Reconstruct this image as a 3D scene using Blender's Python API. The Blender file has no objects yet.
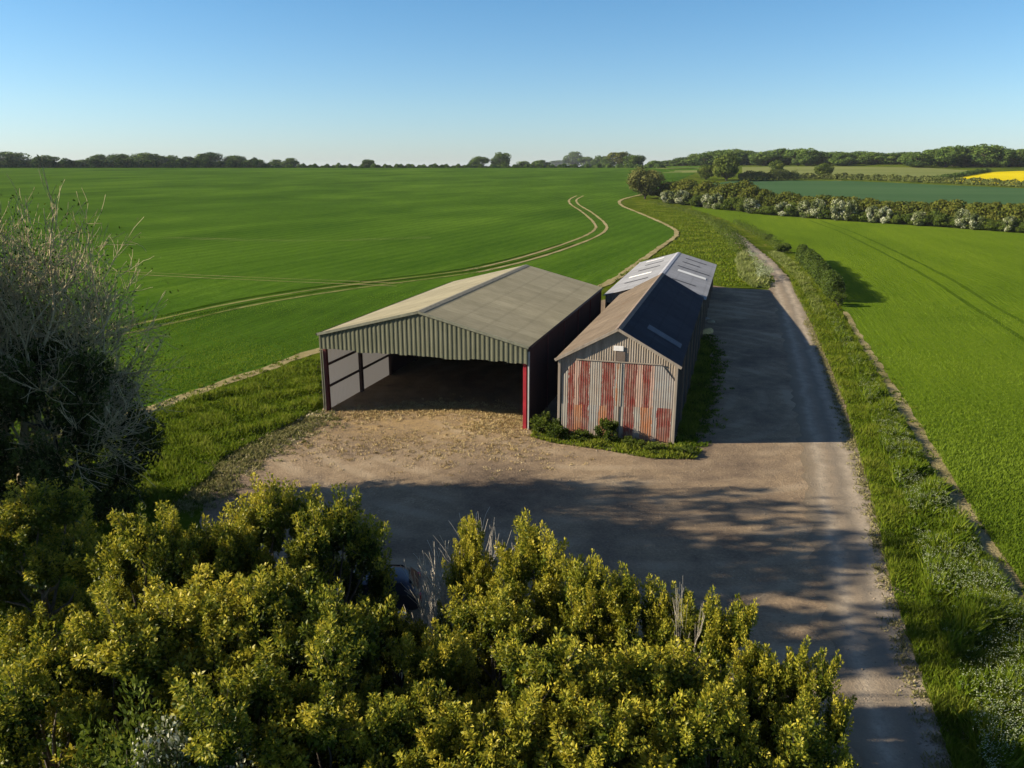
import bpy, bmesh, math, random
import numpy as np
from mathutils import Vector, Matrix
PI = math.pi
R = math.radians
rng = np.random.default_rng(11)
random.seed(5)
sc = bpy.context.scene
COL = sc.collection

# ------------------------------------------------------------------ camera
CAM_H, PITCH, FPX = 14.69, 0.2683, 786.0
cd = bpy.data.cameras.new('camera')
cam = bpy.data.objects.new('camera', cd)
COL.objects.link(cam)
cam.location = (0, 0, CAM_H)
cam.rotation_euler = (PI/2 - PITCH, 0, 0)
cd.sensor_width = 36
cd.lens = FPX/1024*36
cd.clip_start = 0.1
cd.clip_end = 9000
sc.camera = cam
CP, SP = math.cos(PITCH), math.sin(PITCH)

# ------------------------------------------------------------------ terrain
def sm(t):
    t = np.clip(t, 0, 1)
    return t*t*(3 - 2*t)
def terr(x, y):
    x = np.asarray(x, float); y = np.asarray(y, float)
    r = np.hypot(0.75*x, np.maximum(y, 0))
    h = 1.6*sm((y - 62)/34) + 13.3*sm((r - 115)/520)
    h = h + 4.5*sm((r - 330)/330)*sm((x - 60)/200)
    return h
def ray(px, py):
    a = (px - 512)/FPX; b = (384 - py)/FPX
    return np.array([a, CP + b*SP, -SP + b*CP])
def at(px, py):                       # where a line of sight meets the ground
    d = ray(px, py); t = 5.0; last = t
    while t < 4000:
        p = d*t
        if CAM_H + p[2] < terr(p[0], p[1]):
            lo, hi = last, t
            for _ in range(40):
                m = (lo + hi)/2; p = d*m
                if CAM_H + p[2] < terr(p[0], p[1]): hi = m
                else: lo = m
            p = d*hi
            return np.array([p[0], p[1]])
        last = t; t *= 1.01
    p = d*700
    return np.array([p[0], p[1]])
def aty(px, py, Y):                   # point seen at a pixel at distance Y ahead
    d = ray(px, py); p = d*(Y/d[1]); p[2] += CAM_H
    return p

# ------------------------------------------------------------------ node helpers
def mat(name):
    m = bpy.data.materials.new(name); m.use_nodes = True
    nt = m.node_tree
    for n in list(nt.nodes): nt.nodes.remove(n)
    return m, nt
def N(nt, t, **kw):
    n = nt.nodes.new(t)
    for k, v in kw.items():
        if k in n.inputs: n.inputs[k].default_value = v
        else: setattr(n, k, v)
    return n
def L(nt, a, b): nt.links.new(a, b)
def ramp(nt, fac, stops, interp='LINEAR'):
    n = nt.nodes.new('ShaderNodeValToRGB')
    e = n.color_ramp.elements
    n.color_ramp.interpolation = interp
    while len(e) < len(stops): e.new(0.5)
    for i, (p, c) in enumerate(stops):
        e[i].position = p; e[i].color = (*c, 1) if len(c) == 3 else c
    L(nt, fac, n.inputs[0])
    return n.outputs[0]
def noise(nt, vec, scale, detail=4, rough=0.55, dist=0.0):
    n = N(nt, 'ShaderNodeTexNoise'); n.inputs['Scale'].default_value = scale
    n.inputs['Detail'].default_value = detail; n.inputs['Roughness'].default_value = rough
    n.inputs['Distortion'].default_value = dist
    if vec is not None: L(nt, vec, n.inputs['Vector'])
    return n.outputs['Fac']
def mapping(nt, vec, scale=(1, 1, 1), rot=(0, 0, 0), loc=(0, 0, 0)):
    n = N(nt, 'ShaderNodeMapping')
    n.inputs['Scale'].default_value = scale; n.inputs['Rotation'].default_value = rot; n.inputs['Location'].default_value = loc
    L(nt, vec, n.inputs['Vector'])
    return n.outputs[0]
def mix(nt, fac, a, b, mode='MIX'):
    n = nt.nodes.new('ShaderNodeMix'); n.data_type = 'RGBA'; n.blend_type = mode
    if isinstance(fac, (int, float)): n.inputs[0].default_value = fac
    else: L(nt, fac, n.inputs[0])
    for s, v in ((6, a), (7, b)):
        if isinstance(v, tuple): n.inputs[s].default_value = (*v, 1) if len(v) == 3 else v
        else: L(nt, v, n.inputs[s])
    return n.outputs[2]
def math_(nt, op, a, b=0.0):
    n = nt.nodes.new('ShaderNodeMath'); n.operation = op
    for i, v in enumerate((a, b)):
        if isinstance(v, (int, float)): n.inputs[i].default_value = v
        else: L(nt, v, n.inputs[i])
    return n.outputs[0]
def finish(nt, color, rough=0.9, bump=None, bstr=0.3, bdist=0.05, spec=0.2, metal=0.0):
    b = N(nt, 'ShaderNodeBsdfPrincipled')
    if isinstance(color, tuple): b.inputs['Base Color'].default_value = (*color, 1)
    else: L(nt, color, b.inputs['Base Color'])
    if isinstance(rough, (int, float)): b.inputs['Roughness'].default_value = rough
    else: L(nt, rough, b.inputs['Roughness'])
    b.inputs['Specular IOR Level'].default_value = spec
    b.inputs['Metallic'].default_value = metal
    if bump is not None:
        bn = N(nt, 'ShaderNodeBump'); bn.inputs['Strength'].default_value = bstr; bn.inputs['Distance'].default_value = bdist
        L(nt, bump, bn.inputs['Height']); L(nt, bn.outputs[0], b.inputs['Normal'])
    o = N(nt, 'ShaderNodeOutputMaterial'); L(nt, b.outputs[0], o.inputs[0])
    return b
def objco(nt): return N(nt, 'ShaderNodeTexCoord').outputs['Object']
def geopos(nt): return N(nt, 'ShaderNodeNewGeometry').outputs['Position']

# ------------------------------------------------------------------ materials
def m_plain(name, c, rough=0.7, var=0.25, scale=3.0, spec=0.3, metal=0.0):
    m, nt = mat(name); v = objco(nt)
    n = noise(nt, v, scale, 6)
    lo = tuple(x*(1 - var) for x in c); hi = tuple(min(1, x*(1 + var)) for x in c)
    finish(nt, ramp(nt, n, [(0.3, lo), (0.7, hi)]), rough, spec=spec, metal=metal)
    return m
def m_grass(name, cs, patch=0.09, dry=(0.20, 0.16, 0.05), dryamt=0.62):
    m, nt = mat(name); v = geopos(nt)
    a = noise(nt, v, patch, 5); b = noise(nt, v, 1.3, 6, 0.7); c = noise(nt, v, 7, 4, 0.7)
    s = math_(nt, 'ADD', math_(nt, 'MULTIPLY', a, 0.5), math_(nt, 'ADD', math_(nt, 'MULTIPLY', b, 0.3), math_(nt, 'MULTIPLY', c, 0.2)))
    col = ramp(nt, s, [(0.36, cs[0]), (0.5, cs[1]), (0.64, cs[2])])
    d = noise(nt, v, 0.23, 6, 0.7, 0.5)
    col = mix(nt, ramp(nt, d, [(dryamt - 0.06, (0, 0, 0)), (dryamt + 0.08, (0.8, 0.8, 0.8))]), col, dry)
    finish(nt, col, 1.0, math_(nt, 'ADD', b, c), 0.9, 0.25, spec=0.0)
    return m
def rowdir(a, b):
    p, q = at(*a), at(*b); return -math.atan2(q[1] - p[1], q[0] - p[0])
def m_crop(name, cs, rot, rowscale=(0.35, 5.0), patch=(0.006, 0.05), bstr=0.6, streak=0.5, band=0.07):
    """drilled cereal crop: fine rows along one heading, broad lighter and darker swathes"""
    m, nt = mat(name); v = geopos(nt)
    vr = mapping(nt, v, (1, 1, 1), (0, 0, rot))
    f = noise(nt, mapping(nt, vr, (rowscale[0], rowscale[1], 1)), 1.0, 5, 0.65)
    f2 = noise(nt, mapping(nt, vr, (patch[0], patch[1], 1)), 1.0, 5, 0.6, 0.4)
    g = noise(nt, v, 2.2, 5, 0.7)
    g2 = noise(nt, v, 0.02, 4, 0.5)
    s = math_(nt, 'ADD', math_(nt, 'MULTIPLY', f, 0.5*streak), math_(nt, 'ADD', math_(nt, 'MULTIPLY', f2, 0.5), math_(nt, 'MULTIPLY', g, 0.25)))
    s = math_(nt, 'ADD', s, math_(nt, 'MULTIPLY', g2, 0.25))
    wv = N(nt, 'ShaderNodeTexWave'); wv.wave_type = 'BANDS'; wv.bands_direction = 'Y'
    L(nt, mapping(nt, vr, (0.15, 1, 1)), wv.inputs['Vector'])
    wv.inputs['Scale'].default_value = 0.105; wv.inputs['Distortion'].default_value = 1.2; wv.inputs['Detail'].default_value = 3; wv.inputs['Detail Scale'].default_value = 0.6
    s = math_(nt, 'ADD', s, math_(nt, 'MULTIPLY', wv.outputs['Fac'], band))
    tot = (0.5*streak + 1.0 + band)*0.5
    col = ramp(nt, s, [(tot - 0.16, cs[0]), (tot, cs[1]), (tot + 0.16, cs[2])])
    finish(nt, col, 1.0, math_(nt, 'ADD', f, g), bstr, 0.2, spec=0.0)
    return m
M = {}
M['grass'] = m_grass('verge_grass_ground', [(0.030, 0.050, 0.004), (0.070, 0.100, 0.007), (0.125, 0.150, 0.013)])
M['crop_left'] = m_crop('young_wheat', [(0.024, 0.058, 0.006), (0.047, 0.098, 0.009), (0.082, 0.145, 0.014)], rowdir((140, 412), (320, 350)), streak=0.9, band=0.05)
M['crop_right'] = m_crop('bright_barley', [(0.056, 0.098, 0.007), (0.090, 0.142, 0.009), (0.130, 0.185, 0.012)], rowdir((850, 234), (960, 292)), (0.3, 4.0), (0.01, 0.05), streak=0.5, band=0.02)
M['crop_far'] = m_crop('blue_green_crop', [(0.034, 0.075, 0.030), (0.046, 0.095, 0.038), (0.060, 0.112, 0.045)], R(8), bstr=0.2)
M['crop_khaki'] = m_crop('pale_khaki_crop', [(0.11, 0.135, 0.040), (0.145, 0.165, 0.052), (0.18, 0.19, 0.065)], R(5), bstr=0.2)
M['rape'] = m_crop('rapeseed_in_flower', [(0.42, 0.33, 0.006), (0.55, 0.44, 0.008), (0.62, 0.50, 0.015)], R(5), bstr=0.2)
M['soil'] = m_grass('pale_dry_soil', [(0.20, 0.17, 0.07), (0.30, 0.25, 0.12), (0.38, 0.32, 0.17)], 0.15, (0.10, 0.11, 0.03), 0.62)
M['soil_grassy'] = m_grass('half_grown_wheeling', [(0.10, 0.13, 0.025), (0.19, 0.19, 0.06), (0.27, 0.24, 0.10)], 0.15, (0.03, 0.055, 0.006), 0.56)
M['tram_dark'] = m_crop('pressed_crop', [(0.034, 0.066, 0.004), (0.052, 0.092, 0.006), (0.07, 0.115, 0.008)], R(-38))
def m_yard():
    m, nt = mat('stony_yard_earth'); v = geopos(nt)
    a = noise(nt, v, 0.16, 6, 0.6, 0.6); b = noise(nt, v, 1.1, 7, 0.7); c = noise(nt, v, 9, 6, 0.75)
    s = math_(nt, 'ADD', math_(nt, 'MULTIPLY', a, 0.42), math_(nt, 'ADD', math_(nt, 'MULTIPLY', b, 0.24), math_(nt, 'MULTIPLY', c, 0.34)))
    col = ramp(nt, s, [(0.37, (0.10, 0.074, 0.052)), (0.45, (0.175, 0.128, 0.084)), (0.53, (0.26, 0.19, 0.115)), (0.61, (0.36, 0.275, 0.175))])
    # straw trodden into the ground before the open barn
    vm = N(nt, 'ShaderNodeVectorMath'); vm.operation = 'DISTANCE'; L(nt, mapping(nt, v, (0.11, 0.2, 0), (0, 0, 0.27)), vm.inputs[0])
    cx, cy = at(425, 418)
    ca, sa = math.cos(0.27), math.sin(0.27)
    X, Y = cx*0.11, cy*0.2
    vm.inputs[1].default_value = (X*ca - Y*sa, X*sa + Y*ca, 0)
    near = math_(nt, 'SUBTRACT', 1.15, vm.outputs['Value'])
    st = math_(nt, 'MULTIPLY', ramp(nt, near, [(0.0, (0, 0, 0)), (0.7, (1, 1, 1))]), ramp(nt, math_(nt, 'ADD', math_(nt, 'MULTIPLY', noise(nt, v, 0.9, 6, 0.75, 0.8), 0.6), math_(nt, 'MULTIPLY', c, 0.4)), [(0.40, (0, 0, 0)), (0.58, (1, 1, 1))]))
    col = mix(nt, st, col, (0.36, 0.25, 0.115))
    wq = N(nt, 'ShaderNodeTexWave'); wq.wave_type = 'RINGS'; wq.rings_direction = 'Z'
    L(nt, mapping(nt, v, (1, 1, 0), loc=(-6.0, -52.0, 0)), wq.inputs['Vector']); wq.inputs['Scale'].default_value = 0.16; wq.inputs['Distortion'].default_value = 5.0; wq.inputs['Detail'].default_value = 4; wq.inputs['Detail Scale'].default_value = 0.35
    col = mix(nt, math_(nt, 'MULTIPLY', ramp(nt, wq.outputs['Fac'], [(0.55, (0, 0, 0)), (0.95, (1, 1, 1))]), ramp(nt, a, [(0.42, (0, 0, 0)), (0.62, (0.55, 0.55, 0.55))])), col, (0.37, 0.29, 0.19))
    # small pale stones
    vo = N(nt, 'ShaderNodeTexVoronoi'); vo.inputs['Scale'].default_value = 7; L(nt, v, vo.inputs['Vector'])
    stone = math_(nt, 'MULTIPLY', ramp(nt, vo.outputs['Distance'], [(0.10, (1, 1, 1)), (0.2, (0, 0, 0))]), ramp(nt, noise(nt, v, 0.7, 4), [(0.5, (0, 0, 0)), (0.68, (1, 1, 1))]))
    col = mix(nt, stone, col, (0.40, 0.35, 0.27))
    finish(nt, col, 0.95, math_(nt, 'ADD', b, c), 0.7, 0.12, spec=0.1)
    return m
M['yard'] = m_yard()
def m_track():
    m, nt = mat('worn_gravel_track'); v = geopos(nt)
    at_ = N(nt, 'ShaderNodeAttribute'); at_.attribute_name = 'across'
    x = at_.outputs['Fac']
    wob = math_(nt, 'MULTIPLY', math_(nt, 'SUBTRACT', noise(nt, v, 0.5, 5), 0.5), 0.3)
    xx = math_(nt, 'ADD', x, wob)
    col = ramp(nt, xx, [(0.0, (0.20, 0.15, 0.09)), (0.14, (0.25, 0.195, 0.13)), (0.27, (0.42, 0.345, 0.245)), (0.42, (0.29, 0.225, 0.15)), (0.55, (0.22, 0.18, 0.13)), (0.72, (0.43, 0.355, 0.255)), (0.86, (0.27, 0.225, 0.16)), (1.0, (0.20, 0.16, 0.08))])
    b = noise(nt, v, 1.4, 7, 0.7); c = noise(nt, v, 10, 6, 0.75)
    col = mix(nt, ramp(nt, math_(nt, 'ADD', math_(nt, 'MULTIPLY', b, .6), math_(nt, 'MULTIPLY', c, .4)), [(0.35, (0.8, 0.8, 0.8)), (0.65, (0, 0, 0))]), col, (0.17, 0.14, 0.10))
    finish(nt, col, 0.95, math_(nt, 'ADD', b, c), 0.6, 0.08, spec=0.1)
    return m
M['track'] = m_track()

def m_leaf(name, stops, trans=0.3, rough=0.45, spec=0.35, tcol=None):
    m, nt = mat(name)
    a = N(nt, 'ShaderNodeAttribute'); a.attribute_name = 'tint'
    oi = N(nt, 'ShaderNodeObjectInfo')
    f = math_(nt, 'ADD', a.outputs['Fac'], math_(nt, 'MULTIPLY', math_(nt, 'SUBTRACT', oi.outputs['Random'], 0.5), 0.24))
    n = len(stops)
    col = ramp(nt, f, [(i/(n - 1), c) for i, c in enumerate(stops)])
    b = N(nt, 'ShaderNodeBsdfPrincipled'); L(nt, col, b.inputs['Base Color'])
    b.inputs['Roughness'].default_value = rough; b.inputs['Specular IOR Level'].default_value = spec
    t = N(nt, 'ShaderNodeBsdfTranslucent'); L(nt, col, t.inputs['Color'])
    mx = N(nt, 'ShaderNodeMixShader'); mx.inputs[0].default_value = trans
    L(nt, b.outputs[0], mx.inputs[1]); L(nt, t.outputs[0], mx.inputs[2])
    o = N(nt, 'ShaderNodeOutputMaterial'); L(nt, mx.outputs[0], o.inputs[0])
    return m
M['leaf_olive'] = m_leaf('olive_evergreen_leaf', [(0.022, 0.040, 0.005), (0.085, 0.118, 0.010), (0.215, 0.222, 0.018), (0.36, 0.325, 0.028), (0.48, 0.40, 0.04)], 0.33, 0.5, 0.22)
M['leaf_dark'] = m_leaf('dark_evergreen_leaf', [(0.018, 0.028, 0.006), (0.042, 0.058, 0.012), (0.08, 0.10, 0.022), (0.13, 0.145, 0.034)], 0.15, 0.7, 0.08)
M['leaf_green'] = m_leaf('mid_green_leaf', [(0.026, 0.044, 0.006), (0.055, 0.085, 0.010), (0.09, 0.125, 0.014), (0.14, 0.165, 0.02)], 0.3, 0.6, 0.12)
M['leaf_far'] = m_leaf('far_tree_leaf', [(0.024, 0.046, 0.011), (0.052, 0.092, 0.018), (0.092, 0.142, 0.026), (0.135, 0.185, 0.036)], 0.15, 0.8, 0.05)
M['leaf_bronze'] = m_leaf('bronze_hedge_leaf', [(0.032, 0.045, 0.008), (0.060, 0.078, 0.012), (0.098, 0.110, 0.016), (0.135, 0.130, 0.022)], 0.15, 0.8, 0.05)
M['leaf_willow'] = m_leaf('pale_willow_leaf', [(0.07, 0.078, 0.022), (0.12, 0.125, 0.034), (0.16, 0.16, 0.045)], 0.2, 0.8, 0.05)
M['may'] = m_leaf('hawthorn_blossom', [(0.04, 0.06, 0.015), (0.07, 0.09, 0.025), (0.15, 0.175, 0.06), (0.36, 0.37, 0.24), (0.58, 0.58, 0.46)], 0.1, 0.8, 0.05)
M['blade'] = m_leaf('grass_blade', [(0.030, 0.058, 0.004), (0.075, 0.12, 0.007), (0.13, 0.175, 0.012), (0.20, 0.22, 0.03)], 0.35, 0.8, 0.05)
M['blade_dry'] = m_leaf('dry_grass_blade', [(0.06, 0.08, 0.015), (0.13, 0.14, 0.04), (0.22, 0.20, 0.08), (0.30, 0.27, 0.13)], 0.25, 0.8, 0.05)
M['blade_pale'] = m_leaf('pale_scrub_blade', [(0.07, 0.11, 0.014), (0.14, 0.175, 0.035), (0.21, 0.235, 0.07), (0.30, 0.31, 0.13)], 0.3, 0.8, 0.05)
M['umbel'] = m_leaf('cow_parsley_umbel', [(0.20, 0.24, 0.10), (0.30, 0.34, 0.18), (0.42, 0.45, 0.30)], 0.15, 0.9, 0.05)
M['bark'] = m_plain('grey_brown_bark', (0.11, 0.09, 0.065), 0.95, 0.4, 4)
M['bark_dark'] = m_plain('dark_bark', (0.05, 0.04, 0.03), 0.95, 0.4, 4)
M['bark_pale'] = m_plain('pale_grey_twig', (0.42, 0.35, 0.21), 0.95, 0.35, 4)
M['bark_white'] = m_plain('bleached_dead_twig', (0.50, 0.45, 0.36), 0.95, 0.2, 4)

def m_sheet(name, c1, c2, streak, rough=0.6, metal=0.0, rust=None, rustamt=0.62, spec=0.3, run=2, lap=0.0):
    """old profiled sheeting: weathering streaks running down the sheet (local axis run)"""
    m, nt = mat(name); v = objco(nt)
    s3 = [4.0, 4.0, 4.0]; s3[run] = 0.25
    a = noise(nt, mapping(nt, v, tuple(s3)), 1.0, 6, 0.7); b = noise(nt, v, 0.7, 5, 0.6); c = noise(nt, v, 14, 4, 0.7)
    s = math_(nt, 'ADD', math_(nt, 'MULTIPLY', a, streak), math_(nt, 'ADD', math_(nt, 'MULTIPLY', b, 0.85 - streak), math_(nt, 'MULTIPLY', c, 0.15)))
    col = ramp(nt, s, [(0.34, c1), (0.66, c2)])
    if lap:          # end laps of the sheets: a thin dirty line at every lap up the slope
        sp = N(nt, 'ShaderNodeSeparateXYZ'); L(nt, v, sp.inputs[0])
        fr = math_(nt, 'FRACT', math_(nt, 'DIVIDE', math_(nt, 'ADD', sp.outputs[2], math_(nt, 'MULTIPLY', b, 0.02)), lap))
        col = mix(nt, ramp(nt, fr, [(0.0, (0.22, 0.22, 0.22)), (0.12, (0.0, 0.0, 0.0)), (0.95, (0, 0, 0)), (1.0, (0.22, 0.22, 0.22))]), col, tuple(x*0.45 for x in c1))
        fy = math_(nt, 'FRACT', math_(nt, 'DIVIDE', sp.outputs[1], 1.02)); w1 = N(nt, 'ShaderNodeTexWhiteNoise'); w1.noise_dimensions = '2D'
        cb = N(nt, 'ShaderNodeCombineXYZ'); L(nt, math_(nt, 'FLOOR', math_(nt, 'DIVIDE', sp.outputs[1], 1.02)), cb.inputs[0]); L(nt, cb.outputs[0], w1.inputs['Vector'])
        col = mix(nt, math_(nt, 'MULTIPLY', w1.outputs['Value'], 0.26), col, tuple(x*0.5 for x in c1))
    if rust:
        s3 = [1.6, 1.6, 1.6]; s3[run] = 0.3
        d = noise(nt, mapping(nt, v, tuple(s3), loc=(7, 3, 1)), 1.0, 7, 0.7)
        col = mix(nt, ramp(nt, d, [(rustamt - 0.05, (0, 0, 0)), (rustamt + 0.07, (1, 1, 1))]), col, rust)
    finish(nt, col, rough, c, 0.15, 0.01, spec=spec, metal=metal)
    return m
M['cement'] = m_sheet('fibre_cement_roof', (0.20, 0.182, 0.120), (0.31, 0.28, 0.19), 0.45, 0.85, run=0, spec=0.08, lap=0.41)
M['green_sheet'] = m_sheet('grey_green_sheet', (0.085, 0.090, 0.056), (0.155, 0.155, 0.105), 0.55, 0.8, spec=0.1)
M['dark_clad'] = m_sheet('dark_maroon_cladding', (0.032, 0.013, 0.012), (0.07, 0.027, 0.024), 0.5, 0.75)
M['pale_sheet'] = m_sheet('pale_grey_sheet', (0.46, 0.44, 0.46), (0.62, 0.60, 0.62), 0.4, 0.8)
m, nt = mat('translucent_grey_sheet')
b1 = N(nt, 'ShaderNodeBsdfDiffuse'); b1.inputs[0].default_value = (0.35, 0.33, 0.315, 1)
b2 = N(nt, 'ShaderNodeBsdfTranslucent'); b2.inputs[0].default_value = (0.15, 0.142, 0.135, 1)
b3 = N(nt, 'ShaderNodeMixShader'); b3.inputs[0].default_value = 0.4
L(nt, b1.outputs[0], b3.inputs[1]); L(nt, b2.outputs[0], b3.inputs[2])
b4 = N(nt, 'ShaderNodeOutputMaterial'); L(nt, b3.outputs[0], b4.inputs[0]); M['grp'] = m
M['red_steel'] = m_plain('red_oxide_steel', (0.33, 0.022, 0.032), 0.5, 0.25, 3)
M['dark_red'] = m_plain('dark_red_steel', (0.10, 0.022, 0.02), 0.6, 0.3, 3)
M['dark_steel'] = m_plain('dark_brown_steel', (0.045, 0.025, 0.022), 0.6, 0.3, 3)
M['white_steel'] = m_plain('pale_galvanised_edge', (0.45, 0.43, 0.40), 0.5, 0.15, 3)
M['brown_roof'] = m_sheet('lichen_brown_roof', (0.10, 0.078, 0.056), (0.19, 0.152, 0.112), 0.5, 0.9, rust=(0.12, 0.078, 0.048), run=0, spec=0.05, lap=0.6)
M['shaded_roof'] = m_sheet('shade_dark_roof', (0.028, 0.030, 0.038), (0.05, 0.053, 0.064), 0.4, 0.85, run=0, spec=0.06, lap=0.6)  # slope turned from the sun: its shade is put into the dark colour
M['gable_sheet'] = m_sheet('weathered_brown_tin', (0.17, 0.135, 0.10), (0.36, 0.31, 0.25), 0.6, 0.8, rust=(0.16, 0.10, 0.06), spec=0.15)
M['grey_roof'] = m_sheet('light_grey_roof', (0.20, 0.205, 0.215), (0.29, 0.295, 0.305), 0.45, 0.8, run=0, spec=0.1, lap=0.38)
M['rooflight'] = m_plain('milky_rooflight', (0.60, 0.60, 0.57), 0.5, 0.12, 2)
M['old_rooflight'] = m_plain('dirty_rooflight', (0.085, 0.095, 0.11), 0.5, 0.2, 2)
M['black_slot'] = m_plain('grimy_dark_rooflight', (0.03, 0.032, 0.04), 0.6, 0.3, 2)
M['timber'] = m_sheet('silvered_timber', (0.20, 0.165, 0.125), (0.36, 0.31, 0.25), 0.6, 0.85, spec=0.1)
M['dark_board'] = m_sheet('black_weatherboard', (0.018, 0.016, 0.016), (0.04, 0.036, 0.034), 0.5, 0.85, spec=0.1)
M['sign'] = m_plain('white_sign_board', (0.72, 0.70, 0.66), 0.5, 0.10, 4)
M['brown_sheet'] = m_sheet('brown_sheet', (0.10, 0.075, 0.06), (0.17, 0.13, 0.10), 0.5, 0.8)
M['stone'] = m_plain('pale_limestone', (0.36, 0.31, 0.20), 0.95, 0.3, 5)
M['rubble'] = m_plain('brown_grey_gravel', (0.25, 0.20, 0.14), 0.95, 0.4, 5)
M['ochre'] = m_plain('ochre_sand', (0.46, 0.34, 0.14), 0.95, 0.25, 5)

def m_stripes(name, bands, W, lower):
    """tin doors once painted red in upright bands, now worn back to zinc and rust"""
    m, nt = mat(name); v = objco(nt)
    sx = N(nt, 'ShaderNodeSeparateXYZ'); L(nt, v, sx.inputs[0])
    ed = noise(nt, mapping(nt, v, (5, 5, 1.1)), 1.0, 7, 0.75)
    fine = noise(nt, mapping(nt, v, (11, 11, 0.8)), 1.0, 6, 0.75)
    wob = math_(nt, 'ADD', math_(nt, 'MULTIPLY', math_(nt, 'SUBTRACT', ed, 0.5), 0.42), math_(nt, 'MULTIPLY', math_(nt, 'SUBTRACT', noise(nt, mapping(nt, v, (14, 14, 4)), 1.0, 5, 0.8), 0.5), 0.22))
    x = math_(nt, 'DIVIDE', math_(nt, 'ADD', sx.outputs[0], wob), W)
    cols = {'r': (0.165, 0.028, 0.02), 'w': (0.31, 0.29, 0.245), 'g': (0.275, 0.268, 0.245), 'o': (0.33, 0.13, 0.055), 'p': (0.40, 0.26, 0.20)}
    base = ramp(nt, x, [(u/W, cols[c]) for u, c in bands], 'CONSTANT')
    # streaks of zinc through the paint and rust through the zinc
    worn = mix(nt, ramp(nt, fine, [(0.50, (0, 0, 0)), (0.66, (0.85, 0.85, 0.85))]), base, (0.36, 0.28, 0.22))
    rust = noise(nt, mapping(nt, v, (3, 3, 0.5), loc=(4, 2, 9)), 1.0, 7, 0.75)
    worn = mix(nt, ramp(nt, rust, [(0.54, (0, 0, 0)), (0.72, (0.7, 0.7, 0.7))]), worn, (0.25, 0.10, 0.05))
    if lower:      # rust creeping up from the foot
        z = math_(nt, 'ADD', sx.outputs[2], math_(nt, 'MULTIPLY', ed, 0.8))
        worn = mix(nt, ramp(nt, z, [(0.3, (0.6, 0.6, 0.6)), (1.0, (0, 0, 0))]), worn, (0.24, 0.12, 0.07))
    dirt = noise(nt, v, 1.6, 5)
    worn = mix(nt, ramp(nt, dirt, [(0.4, (0.35, 0.35, 0.35)), (0.6, (0, 0, 0))]), worn, (0.22, 0.17, 0.13))
    finish(nt, worn, 0.7, fine, 0.15, 0.01, spec=0.25)
    return m

# ------------------------------------------------------------------ object helpers
def link(name, me, m=None, parent=None):
    o = bpy.data.objects.new(name, me); COL.objects.link(o)
    if m is not None:
        if isinstance(m, (list, tuple)):
            for k in m: me.materials.append(k)
        else: me.materials.append(m)
    if parent is not None: o.parent = parent
    return o
def tag(o, label=None, cat=None, group=None, kind=None):
    if label: o['label'] = label
    if cat: o['category'] = cat
    if group: o['group'] = group
    if kind: o['kind'] = kind
    return o
def thing(name, label, cat, loc=(0, 0, 0), rz=0.0, group=None):
    o = bpy.data.objects.new(name, None); COL.objects.link(o)
    o.location = loc; o.rotation_euler = (0, 0, rz); o.empty_display_size = 0.3
    return tag(o, label, cat, group)
def dup(root, loc, rz=0.0, s=(1, 1, 1), label=None, cat=None, group=None):
    r = root.copy(); COL.objects.link(r); r.location = loc; r.rotation_euler = (0, 0, rz); r.scale = s
    if label: r['label'] = label
    if cat: r['category'] = cat
    if group: r['group'] = group
    for ch in list(root.children):
        c = ch.copy(); COL.objects.link(c); c.parent = r
        for g in list(ch.children):
            d = g.copy(); COL.objects.link(d); d.parent = c
    return r
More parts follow.
